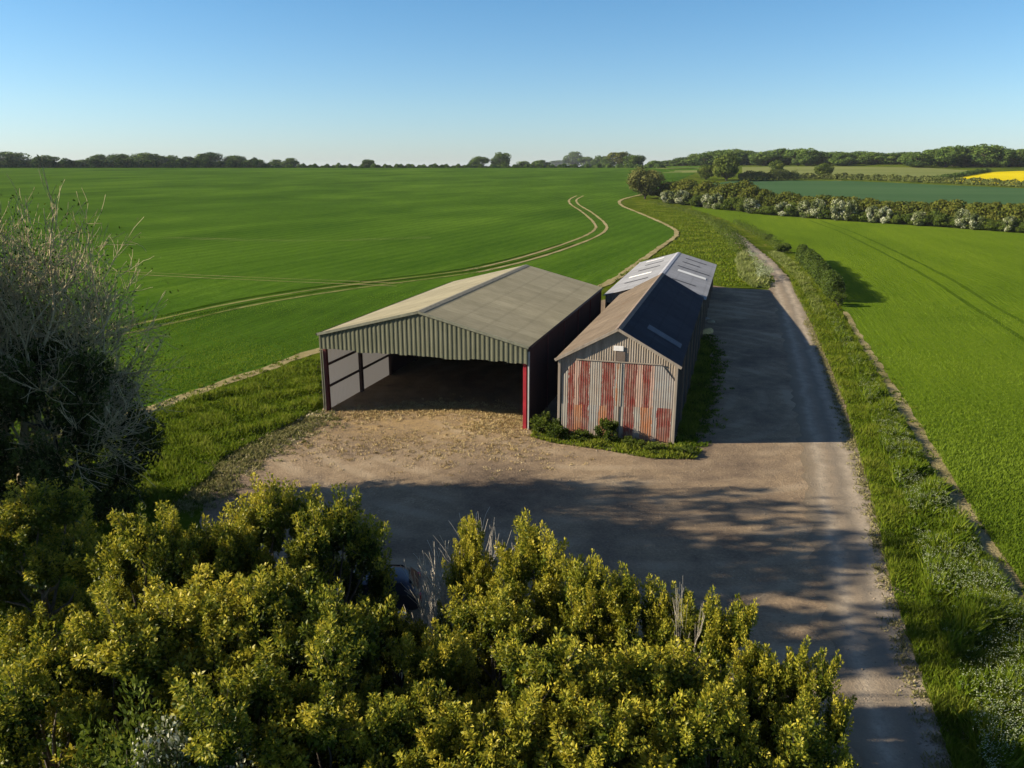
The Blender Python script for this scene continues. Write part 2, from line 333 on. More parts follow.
class MB:
    """collects quads and polygons, links them as one mesh"""
    def __init__(s): s.v = []; s.f = []
    def add(s, vs, fs):
        b = len(s.v); s.v += [tuple(p) for p in vs]; s.f += [tuple(i + b for i in f) for f in fs]
    def box(s, x0, x1, y0, y1, z0, z1):
        s.add([(x0, y0, z0), (x1, y0, z0), (x1, y1, z0), (x0, y1, z0), (x0, y0, z1), (x1, y0, z1), (x1, y1, z1), (x0, y1, z1)],
              [(3, 2, 1, 0), (4, 5, 6, 7), (0, 1, 5, 4), (1, 2, 6, 5), (2, 3, 7, 6), (3, 0, 4, 7)])
    def bar(s, a, b, w, h, up=(0, 0, 1)):
        a = Vector(a); b = Vector(b); d = (b - a).normalized(); u = Vector(up)
        sd = d.cross(u).normalized(); u = sd.cross(d)
        vs = []
        for p in (a, b):
            for i, j in ((-1, -1), (1, -1), (1, 1), (-1, 1)): vs.append(p + sd*(i*w/2) + u*(j*h/2))
        s.add(vs, [(3, 2, 1, 0), (4, 5, 6, 7), (0, 1, 5, 4), (1, 2, 6, 5), (2, 3, 7, 6), (3, 0, 4, 7)])
    def ibeam(s, x, y, z0, z1, fx, fy):        # upright H section, flanges across x
        t = 0.02
        s.box(x - fx/2, x + fx/2, y - fy/2, y - fy/2 + t, z0, z1)
        s.box(x - fx/2, x + fx/2, y + fy/2 - t, y + fy/2, z0, z1)
        s.box(x - t/2, x + t/2, y - fy/2 + t, y + fy/2 - t, z0, z1)
    def corr(s, o, u, v, n, u0, u1, vb, vt, pitch, amp, k=4, box=False, phase=0.0):
        """profiled sheet in the plane o + u*U + v*V, ribs along V"""
        o, u, v, n = map(Vector, (o, u, v, n))
        c = max(2, int((u1 - u0)/pitch*k)); b = len(s.v)
        for i in range(c + 1):
            t = u0 + (u1 - u0)*i/c
            w = math.sin(2*PI*(t - u0)/pitch + phase)
            if box: w = max(-1, min(1, w*2.2))
            for q in (vb(t), vt(t)): s.v.append(tuple(o + u*t + v*q + n*(w*amp)))
        for i in range(c): s.f.append((b + 2*i, b + 2*i + 2, b + 2*i + 3, b + 2*i + 1))
    def build(s, name, m, parent=None, smooth=False, solid=0.0, bevel=0.0):
        me = bpy.data.meshes.new(name); me.from_pydata(s.v, [], s.f); me.validate(); me.update()
        if smooth: me.polygons.foreach_set('use_smooth', [True]*len(me.polygons))
        o = link(name, me, m, parent)
        if solid: q = o.modifiers.new('thickness', 'SOLIDIFY'); q.thickness = solid; q.offset = -1
        if bevel: q = o.modifiers.new('edge', 'BEVEL'); q.width = bevel; q.segments = 2
        return o
def npmesh(name, V, F, m, parent=None, tint=None, smooth=False):
    V = np.asarray(V, np.float32); F = np.asarray(F, np.int32); k = F.shape[1]
    me = bpy.data.meshes.new(name)
    me.vertices.add(len(V)); me.vertices.foreach_set('co', V.ravel())
    me.loops.add(F.size); me.loops.foreach_set('vertex_index', F.ravel())
    me.polygons.add(len(F)); me.polygons.foreach_set('loop_start', np.arange(0, F.size, k, dtype=np.int32))
    me.polygons.foreach_set('loop_total', np.full(len(F), k, np.int32))
    if smooth: me.polygons.foreach_set('use_smooth', np.ones(len(F), bool))
    me.update(calc_edges=True)
    if tint is not None:
        a = me.attributes.new('tint', 'FLOAT', 'POINT'); a.data.foreach_set('value', np.asarray(tint, np.float32))
    return link(name, me, m, parent)

# ------------------------------------------------------------------ ground sheets
def lines(a, b, s): return list(np.arange(a, b + 0.1, s))
gx = sorted(set([-3500, -2400, -1700, -1200, -900] + lines(-760, 760, 20) + [900, 1200, 1700, 2400, 3500]))
gy = sorted(set([-300, -160, -80, -40, 0, 20, 40] + lines(56, 104, 3) + lines(120, 780, 20) + [860, 1000, 1300, 1800, 2600, 4000, 6000]))
XX, YY = np.meshgrid(gx, gy)
ZZ = terr(XX, YY)
V = np.stack([XX, YY, ZZ], -1).reshape(-1, 3)
nx = len(gx); F = []
for j in range(len(gy) - 1):
    for i in range(nx - 1):
        q = j*nx + i; F.append((q, q + 1, q + nx + 1, q + nx))
ground = npmesh('ground', V, F, M['grass'], smooth=True)
tag(ground, kind='structure')
def lift(x, y, layer):
    r = np.hypot(0.75*np.asarray(x), np.maximum(y, 0))
    return layer*(0.005 + 0.055*sm((r - 50)/90))
def sheet(name, poly, m, layer, label=None, jag=0.0):
    if jag:
        q = []
        for i in range(len(poly)):
            a = np.asarray(poly[i], float); b_ = np.asarray(poly[(i + 1) % len(poly)], float); n = max(1, int(round(np.linalg.norm(b_ - a)/1.3)))
            q += [tuple(a + (b_ - a)*k/n + np.clip(rng.normal(size=2), -1.4, 1.4)*jag) for k in range(n)]
        poly = q
    bm = bmesh.new()
    f = bm.faces.new([bm.verts.new((p[0], p[1], 0)) for p in poly])
    bm.normal_update()
    if f.normal.z < 0: f.normal_flip()
    bmesh.ops.triangulate(bm, faces=bm.faces[:])
    xs = [p[0] for p in poly]; ys = [p[1] for p in poly]
    if max(ys) > 56:
        for arr, k in ((gx, 0), (gy, 1)):
            lo, hi = (min(xs), max(xs)) if k == 0 else (min(ys), max(ys))
            for c in arr:
                if lo < c < hi:
                    co = [0, 0, 0]; no = [0, 0, 0]; co[k] = c; no[k] = 1
                    bmesh.ops.bisect_plane(bm, geom=bm.verts[:] + bm.edges[:] + bm.faces[:], plane_co=co, plane_no=no, dist=1e-5)
        bmesh.ops.triangulate(bm, faces=bm.faces[:])
    for v in bm.verts:
        v.co.z = float(terr(v.co.x, v.co.y) + lift(v.co.x, v.co.y, layer))
    bmesh.ops.dissolve_degenerate(bm, dist=1e-4, edges=bm.edges[:]); bm.normal_update()
    for f in bm.faces:
        if f.normal.z < 0: f.normal_flip()
    me = bpy.data.meshes.new(name); bm.to_mesh(me); bm.free()
    if max(ys) > 120: me.polygons.foreach_set('use_smooth', [True]*len(me.polygons))
    o = link(name, me, m)
    tag(o, label, kind='structure')
    return o
def spline(pts, step):
    P = [np.asarray(p, float) for p in pts]
    P = [2*P[0] - P[1]] + P + [2*P[-1] - P[-2]]
    out = []
    for i in range(1, len(P) - 2):
        n = max(2, int(np.linalg.norm(P[i + 1] - P[i])/step))
        for k in range(n):
            t = k/n; a, b, c, d = P[i - 1:i + 3]
            out.append(0.5*(2*b + (c - a)*t + (2*a - 5*b + 4*c - d)*t*t + (3*b - a - 3*c + d)*t**3))
    out.append(P[-2])
    return np.array(out)
def ribbon(name, pts, width, m, layer, step=1.5, cols=1, rough=0.0, ends=None, kind='structure', label=None):
    C = spline(pts, step); T = np.gradient(C, axis=0); T /= np.linalg.norm(T, axis=1)[:, None]
    S = np.stack([T[:, 1], -T[:, 0]], -1)           # to the right of travel
    n = len(C)
    w = np.full(n, width) if np.isscalar(width) else np.interp(np.linspace(0, 1, n), np.linspace(0, 1, len(width)), width)
    V = []; A = []
    for i in range(n):
        for c in range(cols + 1):
            t = c/cols
            e = (max(-1.3, min(1.3, rng.normal()))*rough if c in (0, cols) else 0)
            p = C[i] + S[i]*((t - 0.5)*w[i] + e)
            V.append((p[0], p[1], float(terr(p[0], p[1]) + lift(p[0], p[1], layer)))); A.append(t)
    F = [(i*(cols + 1) + c, i*(cols + 1) + c + 1, (i + 1)*(cols + 1) + c + 1, (i + 1)*(cols + 1) + c) for i in range(n - 1) for c in range(cols)]
    o = npmesh(name, V, F, m, smooth=True)
    a = o.data.attributes.new('across', 'FLOAT', 'POINT'); a.data.foreach_set('value', np.array(A, np.float32))
    tag(o, label, kind=kind)
    return o
P = lambda l: [at(*p) for p in l]

# left wheat field: bounded by the soil strip on its near and right sides
edge_left = [(-330, 560), (-150, 500), (0, 452), (70, 430), (140, 412), (200, 391), (260, 371), (320, 350), (430, 320), (520, 304), (600, 287), (640, 262), (664, 245), (676, 236), (673, 229), (655, 220), (636, 212), (622, 206), (620, 201), (632, 197), (650, 193)]
poly = [tuple(p) for p in spline(P(edge_left), 4.0)]
far_l = [(60, 640), (-150, 668), (-520, 640), (-740, 500), (-740, 60)]
crop_left = sheet('wheat_field', poly + [(150, 600)] + far_l, M['crop_left'], 1)
ribbon('field_margin', P(edge_left), [1.3, 1.1, 1.0, 0.9, 0.9, 0.9, 1.0, 1.2], M['soil'], 2, 1.2, rough=0.12)
# tramlines left by the sprayer
def tram(pts, gap, w, m, layer=2):
    C = spline(P(pts), 6.0); T = np.gradient(C, axis=0); T /= np.linalg.norm(T, axis=1)[:, None]
    S = np.stack([T[:, 1], -T[:, 0]], -1)
    for s in (-0.5, 0.5): ribbon('tramline', list(C + S*gap*s), w, m, layer, 2.5, rough=0.06)
tram([(-60, 368), (60, 344), (150, 325), (240, 305), (330, 290), (400, 281), (470, 272), (490, 268)], 2.4, 0.5, M['soil_grassy'])
M['tram_left'] = m_crop('dark_wheeling', [(0.016, 0.038, 0.003), (0.026, 0.055, 0.004), (0.04, 0.08, 0.006)], 0.0)
tram([(-60, 364), (60, 340.5), (150, 321.8), (240, 302.2), (330, 287.5), (400, 278.8), (470, 269.8), (530, 256), (568, 244)], 2.4, 0.55, M['tram_left'])
tram([(470, 272), (490, 268), (530, 258), (570, 245), (592, 236), (601, 229), (598, 222), (586, 212), (575, 205), (573, 200), (580, 196)], 2.4, 0.62, M['soil'])
tram([(-100, 262), (60, 270), (180, 276), (300, 281), (400, 285)], 2.0, 0.16, M['soil'])
tram([(-100, 232), (150, 238), (300, 241), (430, 238)], 2.0, 0.12, M['soil'])
# right barley field
edge_right = [(1150, 760), (1080, 660), (1024, 597), (985, 541), (942, 472), (905, 410), (880, 370), (862, 341), (845, 312), (826, 285), (806, 262), (786, 248), (765, 237), (740, 226), (715, 216), (692, 209)]
er = [tuple(p) for p in spline(P(edge_right), 3.0)]
hedge_base = [(692, 206), (760, 214), (850, 221), (940, 227), (1024, 233), (1200, 246)]
crop_right = sheet('barley_field', er + [tuple(p) for p in P(hedge_base)] + [(330, 130), (330, 10)], M['crop_right'], 1)
ribbon('field_margin', P(edge_right[:9]), [0.85, 0.8, 0.75, 0.4], M['soil'], 2, 1.0, rough=0.08)
tram([(815, 221), (850, 234), (900, 258), (960, 292), (1030, 335), (1120, 395)], 2.4, 0.5, M['tram_dark'])
# far fields on the opposite slope
sheet('blue_green_field', P([(690, 186), (739, 180.5), (850, 181), (940, 185), (1024, 188.5), (1150, 194), (1230, 235), (1024, 222), (850, 211), (760, 204), (692, 197)]), M['crop_far'], 1)
sheet('khaki_field', P([(742, 167), (830, 166.6), (920, 167.5), (985, 171.5), (935, 180.5), (860, 178), (742, 175.5)]), M['crop_khaki'], 1)
sheet('khaki_field', P([(640, 168.2), (736, 167.2), (736, 172), (660, 173)]), M['crop_khaki'], 1)
sheet('rapeseed_field', P([(938, 181), (988, 172.3), (1024, 171), (1160, 169.5), (1160, 193), (1024, 185.5)]), M['rape'], 1)
# yard and track
yard = [(205, 500), (222, 474), (255, 453), (290, 434), (318, 415), (345, 380), (440, 330), (560, 310), (640, 292), (700, 285), (718, 286.5), (745, 289), (779, 291), (800, 300), (822, 340), (845, 400), (862, 470), (880, 540), (905, 620), (935, 720), (960, 800), (700, 800), (400, 800), (250, 760), (190, 640), (195, 560)]
sheet('farmyard', [tuple(p) for p in spline(P(yard), 2.0)], M['yard'], 1, jag=0.16)
tr_c = [(972, 900), (920, 768), (893, 690), (866, 600), (846, 520), (830, 450), (816, 395), (802, 345), (791, 310), (782, 288), (771, 271), (758, 257), (746, 247), (737, 239), (729, 233)]
TR = P(tr_c)
ribbon('farm_track', TR, [3.1, 3.1, 3.0, 2.9, 2.8, 2.8, 2.9, 2.9, 2.9], M['track'], 2, 0.7, cols=10, rough=0.16)
sheet('grass_patch', [tuple(p) for p in spline(P([(672, 450), (686, 449), (697, 436), (706, 405), (712, 372), (711, 348), (706, 338), (698, 336), (690, 345), (676, 400), (672, 450)]), 1.0)], M['grass'], 2, jag=0.22)

# ------------------------------------------------------------------ the big open-fronted barn
def beam_rot(yaw): return -yaw
A_W, A_L, A_E, A_R = 13.02, 23.35, 5.0, 6.65
A = thing('open_barn', 'large open-fronted portal barn with grey-green gable fascia and shallow cement roof', 'barn', (-11.64, 47.02, 0), -0.284)
sl = math.hypot(A_W/2, A_R - A_E); cx_, cz_ = (A_W/2)/sl, (A_R - A_E)/sl
ov = 0.15
for sgn, x0 in ((1, 0.0), (-1, A_W)):
    b = MB()
    dn = Vector((-sgn*cx_, 0, -cz_)); nrm = Vector((-sgn*cz_, 0, cx_))
    b.corr((A_W/2, -0.25, A_R), (0, 1, 0), dn, nrm, 0, A_L + 0.45, lambda t: 0.02, lambda t: sl + ov, 0.177, 0.028, 6)
    b.build('roof', M['cement'], A, solid=0.012)
b = MB()
for s in (-1, 1): b.bar((A_W/2 + s*0.15, -0.27, A_R + 0.002), (A_W/2 + s*0.15, A_L + 0.22, A_R + 0.002), 0.31, 0.02, (s*cz_, 0, cx_))
b.build('ridge_cap', m_plain('dull_ridge_cap', (0.18, 0.165, 0.115), 0.85), A)
def a_top(t): return A_E + (A_R - A_E)*(1 - abs(t - A_W/2)/(A_W/2))
jag = [random.uniform(-0.04, 0.05) for _ in range(60)]
b = MB()
b.corr((0, -0.16, 0), (1, 0, 0), (0, 0, 1), (0, -1, 0), -0.08, A_W + 0.08, lambda t: 4.0 + jag[int((t + 1)/0.56) % 60] + 0.03*math.sin(t*1.3), lambda t: a_top(min(max(t, 0), A_W)) - 0.035, 0.283, 0.013, 10, True)
b.build('gable_fascia', M['green_sheet'], A, solid=0.006)
b = MB()
for s in (-1, 1): b.bar((A_W/2, -0.24, A_R - 0.015), (A_W/2 + s*(A_W/2 + ov), -0.24, A_E - 0.055), 0.04, 0.16)
b.build('bargeboard', m_plain('grey_green_trim', (0.17, 0.17, 0.12), 0.7), A)
bay = A_L/5
for i in range(6):
    y = min(max(i*bay, 0.12), A_L - 0.12)
    for x in (0.14, A_W - 0.14):
        b = MB(); b.ibeam(x, y, 0, A_E - 0.12, 0.2, 0.26)
        b.build('post', M['red_steel'] if (i == 0 and x > 1) else (M['dark_red'] if i == 0 else M['dark_steel']), A)
    b = MB()
    for s in (-1, 1):
        b.bar((A_W/2, y, A_R - 0.25), (A_W/2 + s*(A_W/2 - 0.25), y, A_E - 0.22), 0.16, 0.3)
        b.bar((A_W/2 + s*(A_W/2 - 2.0), y, a_top(2.0) - 0.42), (A_W/2 + s*(A_W/2 - 0.28), y, A_E - 0.75), 0.14, 0.25)
    b.build('rafter', M['dark_steel'], A)
b = MB()
for k in range(1, 6):
    for s in (-1, 1):
        q = k/6; x = A_W/2 + s*A_W/2*q; z = A_R - (A_R - A_E)*q - 0.1
        b.box(x - 0.035, x + 0.035, 0.02, A_L - 0.02, z - 0.09, z + 0.03)
b.build('purlins', M['dark_steel'], A)
b = MB(); b.corr((-0.02, 0, 0), (0, 1, 0), (0, 0, 1), (-1, 0, 0), 0.02, bay*2, lambda t: -0.06, lambda t: A_E - 0.06, 0.177, 0.02, 6)
b.build('translucent_wall', M['grp'], A)
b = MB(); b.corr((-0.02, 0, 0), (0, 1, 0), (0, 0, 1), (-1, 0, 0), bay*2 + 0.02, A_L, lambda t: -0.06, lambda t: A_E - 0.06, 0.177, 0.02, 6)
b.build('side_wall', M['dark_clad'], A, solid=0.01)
for z in (1.45, 2.85, 4.1):
    b = MB(); b.box(0.035, 0.115, 0.26, A_L - 0.26, z, z + 0.14); b.build('rail', M['dark_steel'], A)
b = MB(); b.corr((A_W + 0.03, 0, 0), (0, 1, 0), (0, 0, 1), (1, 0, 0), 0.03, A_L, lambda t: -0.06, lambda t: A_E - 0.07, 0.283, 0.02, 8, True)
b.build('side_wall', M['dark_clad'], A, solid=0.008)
mstrip = m_plain('faded_maroon_strip', (0.11, 0.03, 0.03), 0.7)
for i in range(5):
    b = MB(); b.box(A_W + 0.06, A_W + 0.12, i*bay + bay - 0.08, i*bay + bay, 0, A_E - 0.2); b.build('cover_strip', mstrip, A)
b = MB(); b.box(A_W + 0.055, A_W + 0.13, -0.05, 0.10, 0.02, A_E - 0.35); b.build('edge_trim', M['white_steel'], A)
b = MB(); b.box(-0.085, -0.045, -0.12, 0.02, 0.05, 3.95); b.build('edge_trim', m_plain('olive_edge_trim', (0.20, 0.19, 0.13), 0.7), A)
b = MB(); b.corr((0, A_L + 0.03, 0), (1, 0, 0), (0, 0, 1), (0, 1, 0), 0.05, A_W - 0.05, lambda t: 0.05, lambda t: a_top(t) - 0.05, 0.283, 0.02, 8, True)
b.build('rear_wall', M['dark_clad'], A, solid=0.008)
for x, nm in ((-0.20, 'gutter'), (A_W + 0.20, 'gutter')):
    b = MB()
    ns = 7
    for y in (-0.2, A_L + 0.15):
        for k in range(ns):
            a = PI + PI*k/(ns - 1); b.v.append((x + 0.085*math.cos(a), y, A_E - 0.03 + 0.085*math.sin(a)))
    b.f += [(k, k + 1, ns + k + 1, ns + k) for k in range(ns - 1)]
    b.build(nm, M['dark_steel'], A, smooth=True, solid=0.008)

# ------------------------------------------------------------------ the tall tin barn
B_W, B_L, B_E, B_R = 6.57, 24.0, 4.5, 6.3
B = thing('tin_barn', 'tall narrow tin barn with red-striped rusty front and small white sign', 'barn', (2.64, 42.89, 0), -0.280)
sl = math.hypot(B_W/2, B_R - B_E); cx_, cz_ = (B_W/2)/sl, (B_R - B_E)/sl
for sgn, m in ((1, 'brown_roof'), (-1, 'shaded_roof')):
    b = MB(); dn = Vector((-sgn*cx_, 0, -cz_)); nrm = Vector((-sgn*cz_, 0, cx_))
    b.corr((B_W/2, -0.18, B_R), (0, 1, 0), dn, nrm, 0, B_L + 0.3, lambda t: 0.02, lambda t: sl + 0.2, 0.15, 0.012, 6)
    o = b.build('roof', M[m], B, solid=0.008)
    if sgn < 0:
        p0 = Vector((B_W/2, 0, B_R)) + nrm*0.035
        q = MB(); q.corr(p0, (0, 1, 0), dn, nrm, 3.4, 4.5, lambda t: 1.3, lambda t: 3.55, 0.15, 0.02, 6)
        q.build('skylight', M['old_rooflight'], o, solid=0.006)
b = MB()
for s in (-1, 1): b.bar((B_W/2 + s*0.10, -0.2, B_R - 0.028), (B_W/2 + s*0.10, B_L + 0.14, B_R - 0.028), 0.21, 0.02, (s*cz_, 0, cx_))
b.build('ridge_cap', m_plain('rusty_ridge', (0.16, 0.12, 0.09), 0.85), B)
def b_top(t): return B_E + (B_R - B_E)*(1 - abs(t - B_W/2)/(B_W/2))
b = MB(); b.corr((0, 0, 0), (1, 0, 0), (0, 0, 1), (0, -1, 0), 0.03, B_W - 0.03, lambda t: 0.03, lambda t: b_top(t) - 0.03, 0.135, 0.009, 8)
b.build('gable_wall', M['gable_sheet'], B, solid=0.006)
LAP = 1.78
def d_top(t):
    if t < 1.02: return 3.40 + (t - 0.22)/0.8*1.0
    if t > 5.72: return 4.40 - (t - 5.72)/0.78*0.92
    return 4.40
up = [(0, 'w'), (0.56, 'r'), (0.90, 'p'), (1.17, 'r'), (1.76, 'w'), (2.46, 'r'), (3.14, 'w'), (3.28, 'o'), (3.36, 'w'), (3.70, 'r'), (4.37, 'p'), (4.70, 'r'), (5.13, 'p'), (5.32, 'g')]
lo = [(0, 'w'), (0.52, 'r'), (0.90, 'o'), (1.36, 'r'), (1.76, 'g'), (2.34, 'o'), (2.76, 'r'), (3.19, 'w'), (3.72, 'r'), (4.29, 'w'), (4.65, 'o'), (5.30, 'g'), (5.56, 'r'), (6.32, 'w')]
b = MB(); b.corr((0, -0.07, 0), (1, 0, 0), (0, 0, 1), (0, -1, 0), 0.22, B_W - 0.07, lambda t: LAP, d_top, 0.127, 0.006, 8)
b.build('painted_sheet', m_stripes('worn_red_bands', up, B_W, False), B, solid=0.006)
b = MB(); b.corr((0, -0.095, 0), (1, 0, 0), (0, 0, 1), (0, -1, 0), 0.22, B_W - 0.07, lambda t: 0.04, lambda t: LAP + 0.06 + 0.05*math.floor(t/1.3) - 0.05, 0.127, 0.006, 8)
o = b.build('painted_sheet', m_stripes('worn_rusty_bands', lo, B_W, True), B, solid=0.006); o['label'] = 'lower rust-streaked red sheets'
b = MB()
for x in (3.47,): b.box(x - 0.02, x + 0.02, -0.125, -0.105, 0.1, 4.38)
b.build('batten', M['dark_board'], B)
b = MB()
b.bar((0.2, -0.055, 4.43), (1.0, -0.055, 4.43), 0.05, 0.001)
b = MB(); b.box(1.0, 5.75, -0.11, -0.07, 4.40, 4.46); b.build('door_rail', M['timber'], B)
b = MB(); b.box(3.06, 3.60, -0.075, -0.045, 5.04, 5.32); o = b.build('sign_board', M['sign'], B, bevel=0.008)
b = MB(); b.box(3.22, 3.70, -0.055, -0.03, 4.47, 5.00); b.build('patch_sheet', M['brown_sheet'], B)
for x in (0.05, B_W - 0.05):
    b = MB(); b.box(x - 0.07, x + 0.07, -0.13, 0.03, 0.0, B_E - 0.03); b.build('corner_post', M['timber'], B, bevel=0.01)
for s in (-1, 1):
    b = MB(); b.bar((B_W/2 + s*0.01, -0.2, B_R - 0.05), (B_W/2 + s*(B_W/2 + 0.2), -0.2, B_E - 0.06 - 0.11), 0.035, 0.16); b.build('bargeboard', M['timber'], B)
b = MB(); b.corr((-0.02, 0, 0), (0, 1, 0), (0, 0, 1), (-1, 0, 0), 0.06, B_L, lambda t: 0.03, lambda t: B_E - 0.02, 0.15, 0.018, 6); b.build('side_wall', M['dark_board'], B, solid=0.006)
b = MB(); b.corr((B_W + 0.02, 0, 0), (0, 1, 0), (0, 0, 1), (1, 0, 0), 0.06, B_L, lambda t: 0.03, lambda t: B_E - 0.02, 0.3, 0.015, 8, True); b.build('side_wall', M['dark_board'], B, solid=0.006)
for i in range(1, 6):
    b = MB(); b.box(B_W + 0.045, B_W + 0.12, i*3.85 - 0.07, i*3.85 + 0.07, 0, B_E - 0.1); b.build('wall_post', M['brown_sheet'], B)
b = MB(); b.corr((0, B_L, 0), (1, 0, 0), (0, 0, 1), (0, 1, 0), 0.03, B_W - 0.03, lambda t: 0.03, lambda t: b_top(t) - 0.03, 0.15, 0.018, 6); b.build('rear_wall', M['gable_sheet'], B, solid=0.006)

# ------------------------------------------------------------------ the low open-sided shed behind
C_W, C_L, C_E, C_R = 8.02, 24.8, 4.5, 5.68
C = thing('cattle_shed', 'low light-grey roofed shed with rooflights standing behind the tin barn', 'shed', (7.955, 66.155, -0.15), -0.280)
sl = math.hypot(C_W/2, C_R - C_E); cx_, cz_ = (C_W/2)/sl, (C_R - C_E)/sl
for sgn in (1, -1):
    b = MB(); dn = Vector((-sgn*cx_, 0, -cz_)); nrm = Vector((-sgn*cz_, 0, cx_))
    b.corr((C_W/2, -0.2, C_R), (0, 1, 0), dn, nrm, 0, C_L + 0.4, lambda t: 0.02, lambda t: sl + 0.25, 0.177, 0.025, 6)
    o = b.build('roof', M['grey_roof'], C, solid=0.01)
    p0 = Vector((C_W/2, 0, C_R)) + nrm*0.04
    spec = ([(3.2, 0.3, 1.2, 3.6, 'black_slot'), (9.7, 1.3, 1.2, 4.3, 'rooflight'), (13.6, 0.4, 0.9, 4.5, 'black_slot'), (18.0, 0.4, 1.1, 3.2, 'black_slot'), (22.0, 0.4, 1.2, 3.8, 'black_slot')] if sgn < 0 else
            [(3.5, 0.3, 1.3, 3.7, 'black_slot'), (8.0, 1.0, 1.5, 3.9, 'rooflight'), (13.5, 0.4, 1.1, 3.6, 'black_slot'), (18.5, 0.4, 1.2, 3.4, 'black_slot'), (22.8, 0.8, 1.6, 3.8, 'rooflight')])
    for y, w, a, c, m in spec:
        y = y*0.8946 + 1.9; w *= 0.8946; a *= 0.8946; c *= 0.8946
        q = MB(); q.corr(p0, (0, 1, 0), dn, nrm, y, y + w, lambda t: a, lambda t: c, 0.177, 0.025, 6)
        q.build('rooflight', M[m], o, solid=0.006)
b = MB()
for s in (-1, 1): b.bar((C_W/2 + s*0.12, -0.22, C_R + 0.0), (C_W/2 + s*0.12, C_L + 0.22, C_R + 0.0), 0.25, 0.02, (s*cz_, 0, cx_))
b.build('ridge_cap', m_plain('pale_ridge', (0.34, 0.34, 0.35), 0.8), C)
def c_top(t): return C_E + (C_R - C_E)*(1 - abs(t - C_W/2)/(C_W/2))
b = MB(); b.corr((0, 0, 0), (1, 0, 0), (0, 0, 1), (0, -1, 0), 0.03, C_W - 0.03, lambda t: 3.85, lambda t: c_top(t) - 0.04, 0.177, 0.02, 6); b.build('gable_sheet', M['gable_sheet'], C, solid=0.006)
b = MB(); b.box(0.1, C_W - 0.1, 0.05, 0.15, 0, 3.84); b.build('front_wall', M['dark_board'], C)
b = MB(); b.corr((0, C_L, 0), (1, 0, 0), (0, 0, 1), (0, 1, 0), 0.03, C_W - 0.03, lambda t: 0.03, lambda t: c_top(t) - 0.04, 0.177, 0.02, 6); b.build('rear_wall', M['dark_board'], C, solid=0.006)
b = MB(); b.corr((-0.02, 0, 0), (0, 1, 0), (0, 0, 1), (-1, 0, 0), 0.03, C_L, lambda t: 0.03, lambda t: C_E - 0.04, 0.177, 0.02, 6); b.build('side_wall', M['dark_board'], C, solid=0.006)
for i in range(7):
    b = MB(); y = 0.1 + i*(C_L - 0.2)/6; b.box(C_W - 0.14, C_W - 0.02, y - 0.06, y + 0.06, 0, C_E - 0.22); b.build('post', M['brown_sheet'], C, bevel=0.01)
b = MB(); b.box(C_W - 0.2, C_W - 0.005, 0.2, C_L - 0.1, C_E - 0.22, C_E - 0.05); b.build('eaves_beam', M['dark_board'], C)

# stones and sand at the foot of the shed
def rock(name, loc, s, m, label, cat, seed, group=None, flat=0.6):
    r = np.random.default_rng(seed)
    bm = bmesh.new(); bmesh.ops.create_icosphere(bm, subdivisions=3, radius=1)
    ph = r.uniform(0, 6, 9)
    for v in bm.verts:
        p = v.co
        k = 1 + 0.16*math.sin(3*p.x + ph[0]) + 0.13*math.sin(4*p.y + ph[1]) + 0.12*math.sin(4*p.z + ph[2]) + 0.06*math.sin(9*p.x + 7*p.y + ph[3])
        v.co = Vector((p.x*s[0]*k, p.y*s[1]*k, max(-0.1*s[2], p.z*s[2]*k)))
    me = bpy.data.meshes.new(name); bm.to_mesh(me); bm.free()
    o = link(name, me, m); o.location = loc; o.rotation_euler = (0, 0, r.uniform(0, 6))
    return tag(o, label, cat, group)
g = at(706, 333); rock('sand_heap', (g[0], g[1], 0), (0.95, 0.5, 0.5), M['ochre'], 'low ochre sand heap beside the shed posts', 'heap', 3)
g = at(711, 322); rock('boulder', (g[0], g[1], 0), (0.55, 0.5, 0.75), M['stone'], 'pale upright stone behind the ochre sand heap', 'boulder', 5)
g = at(705, 318); rock('boulder', (g[0], g[1], 0), (0.9, 0.8, 0.65), m_plain('grey_rubble', (0.2, 0.18, 0.15), 0.95, 0.3, 5), 'grey-brown rounded boulder against the shed posts', 'boulder', 8)

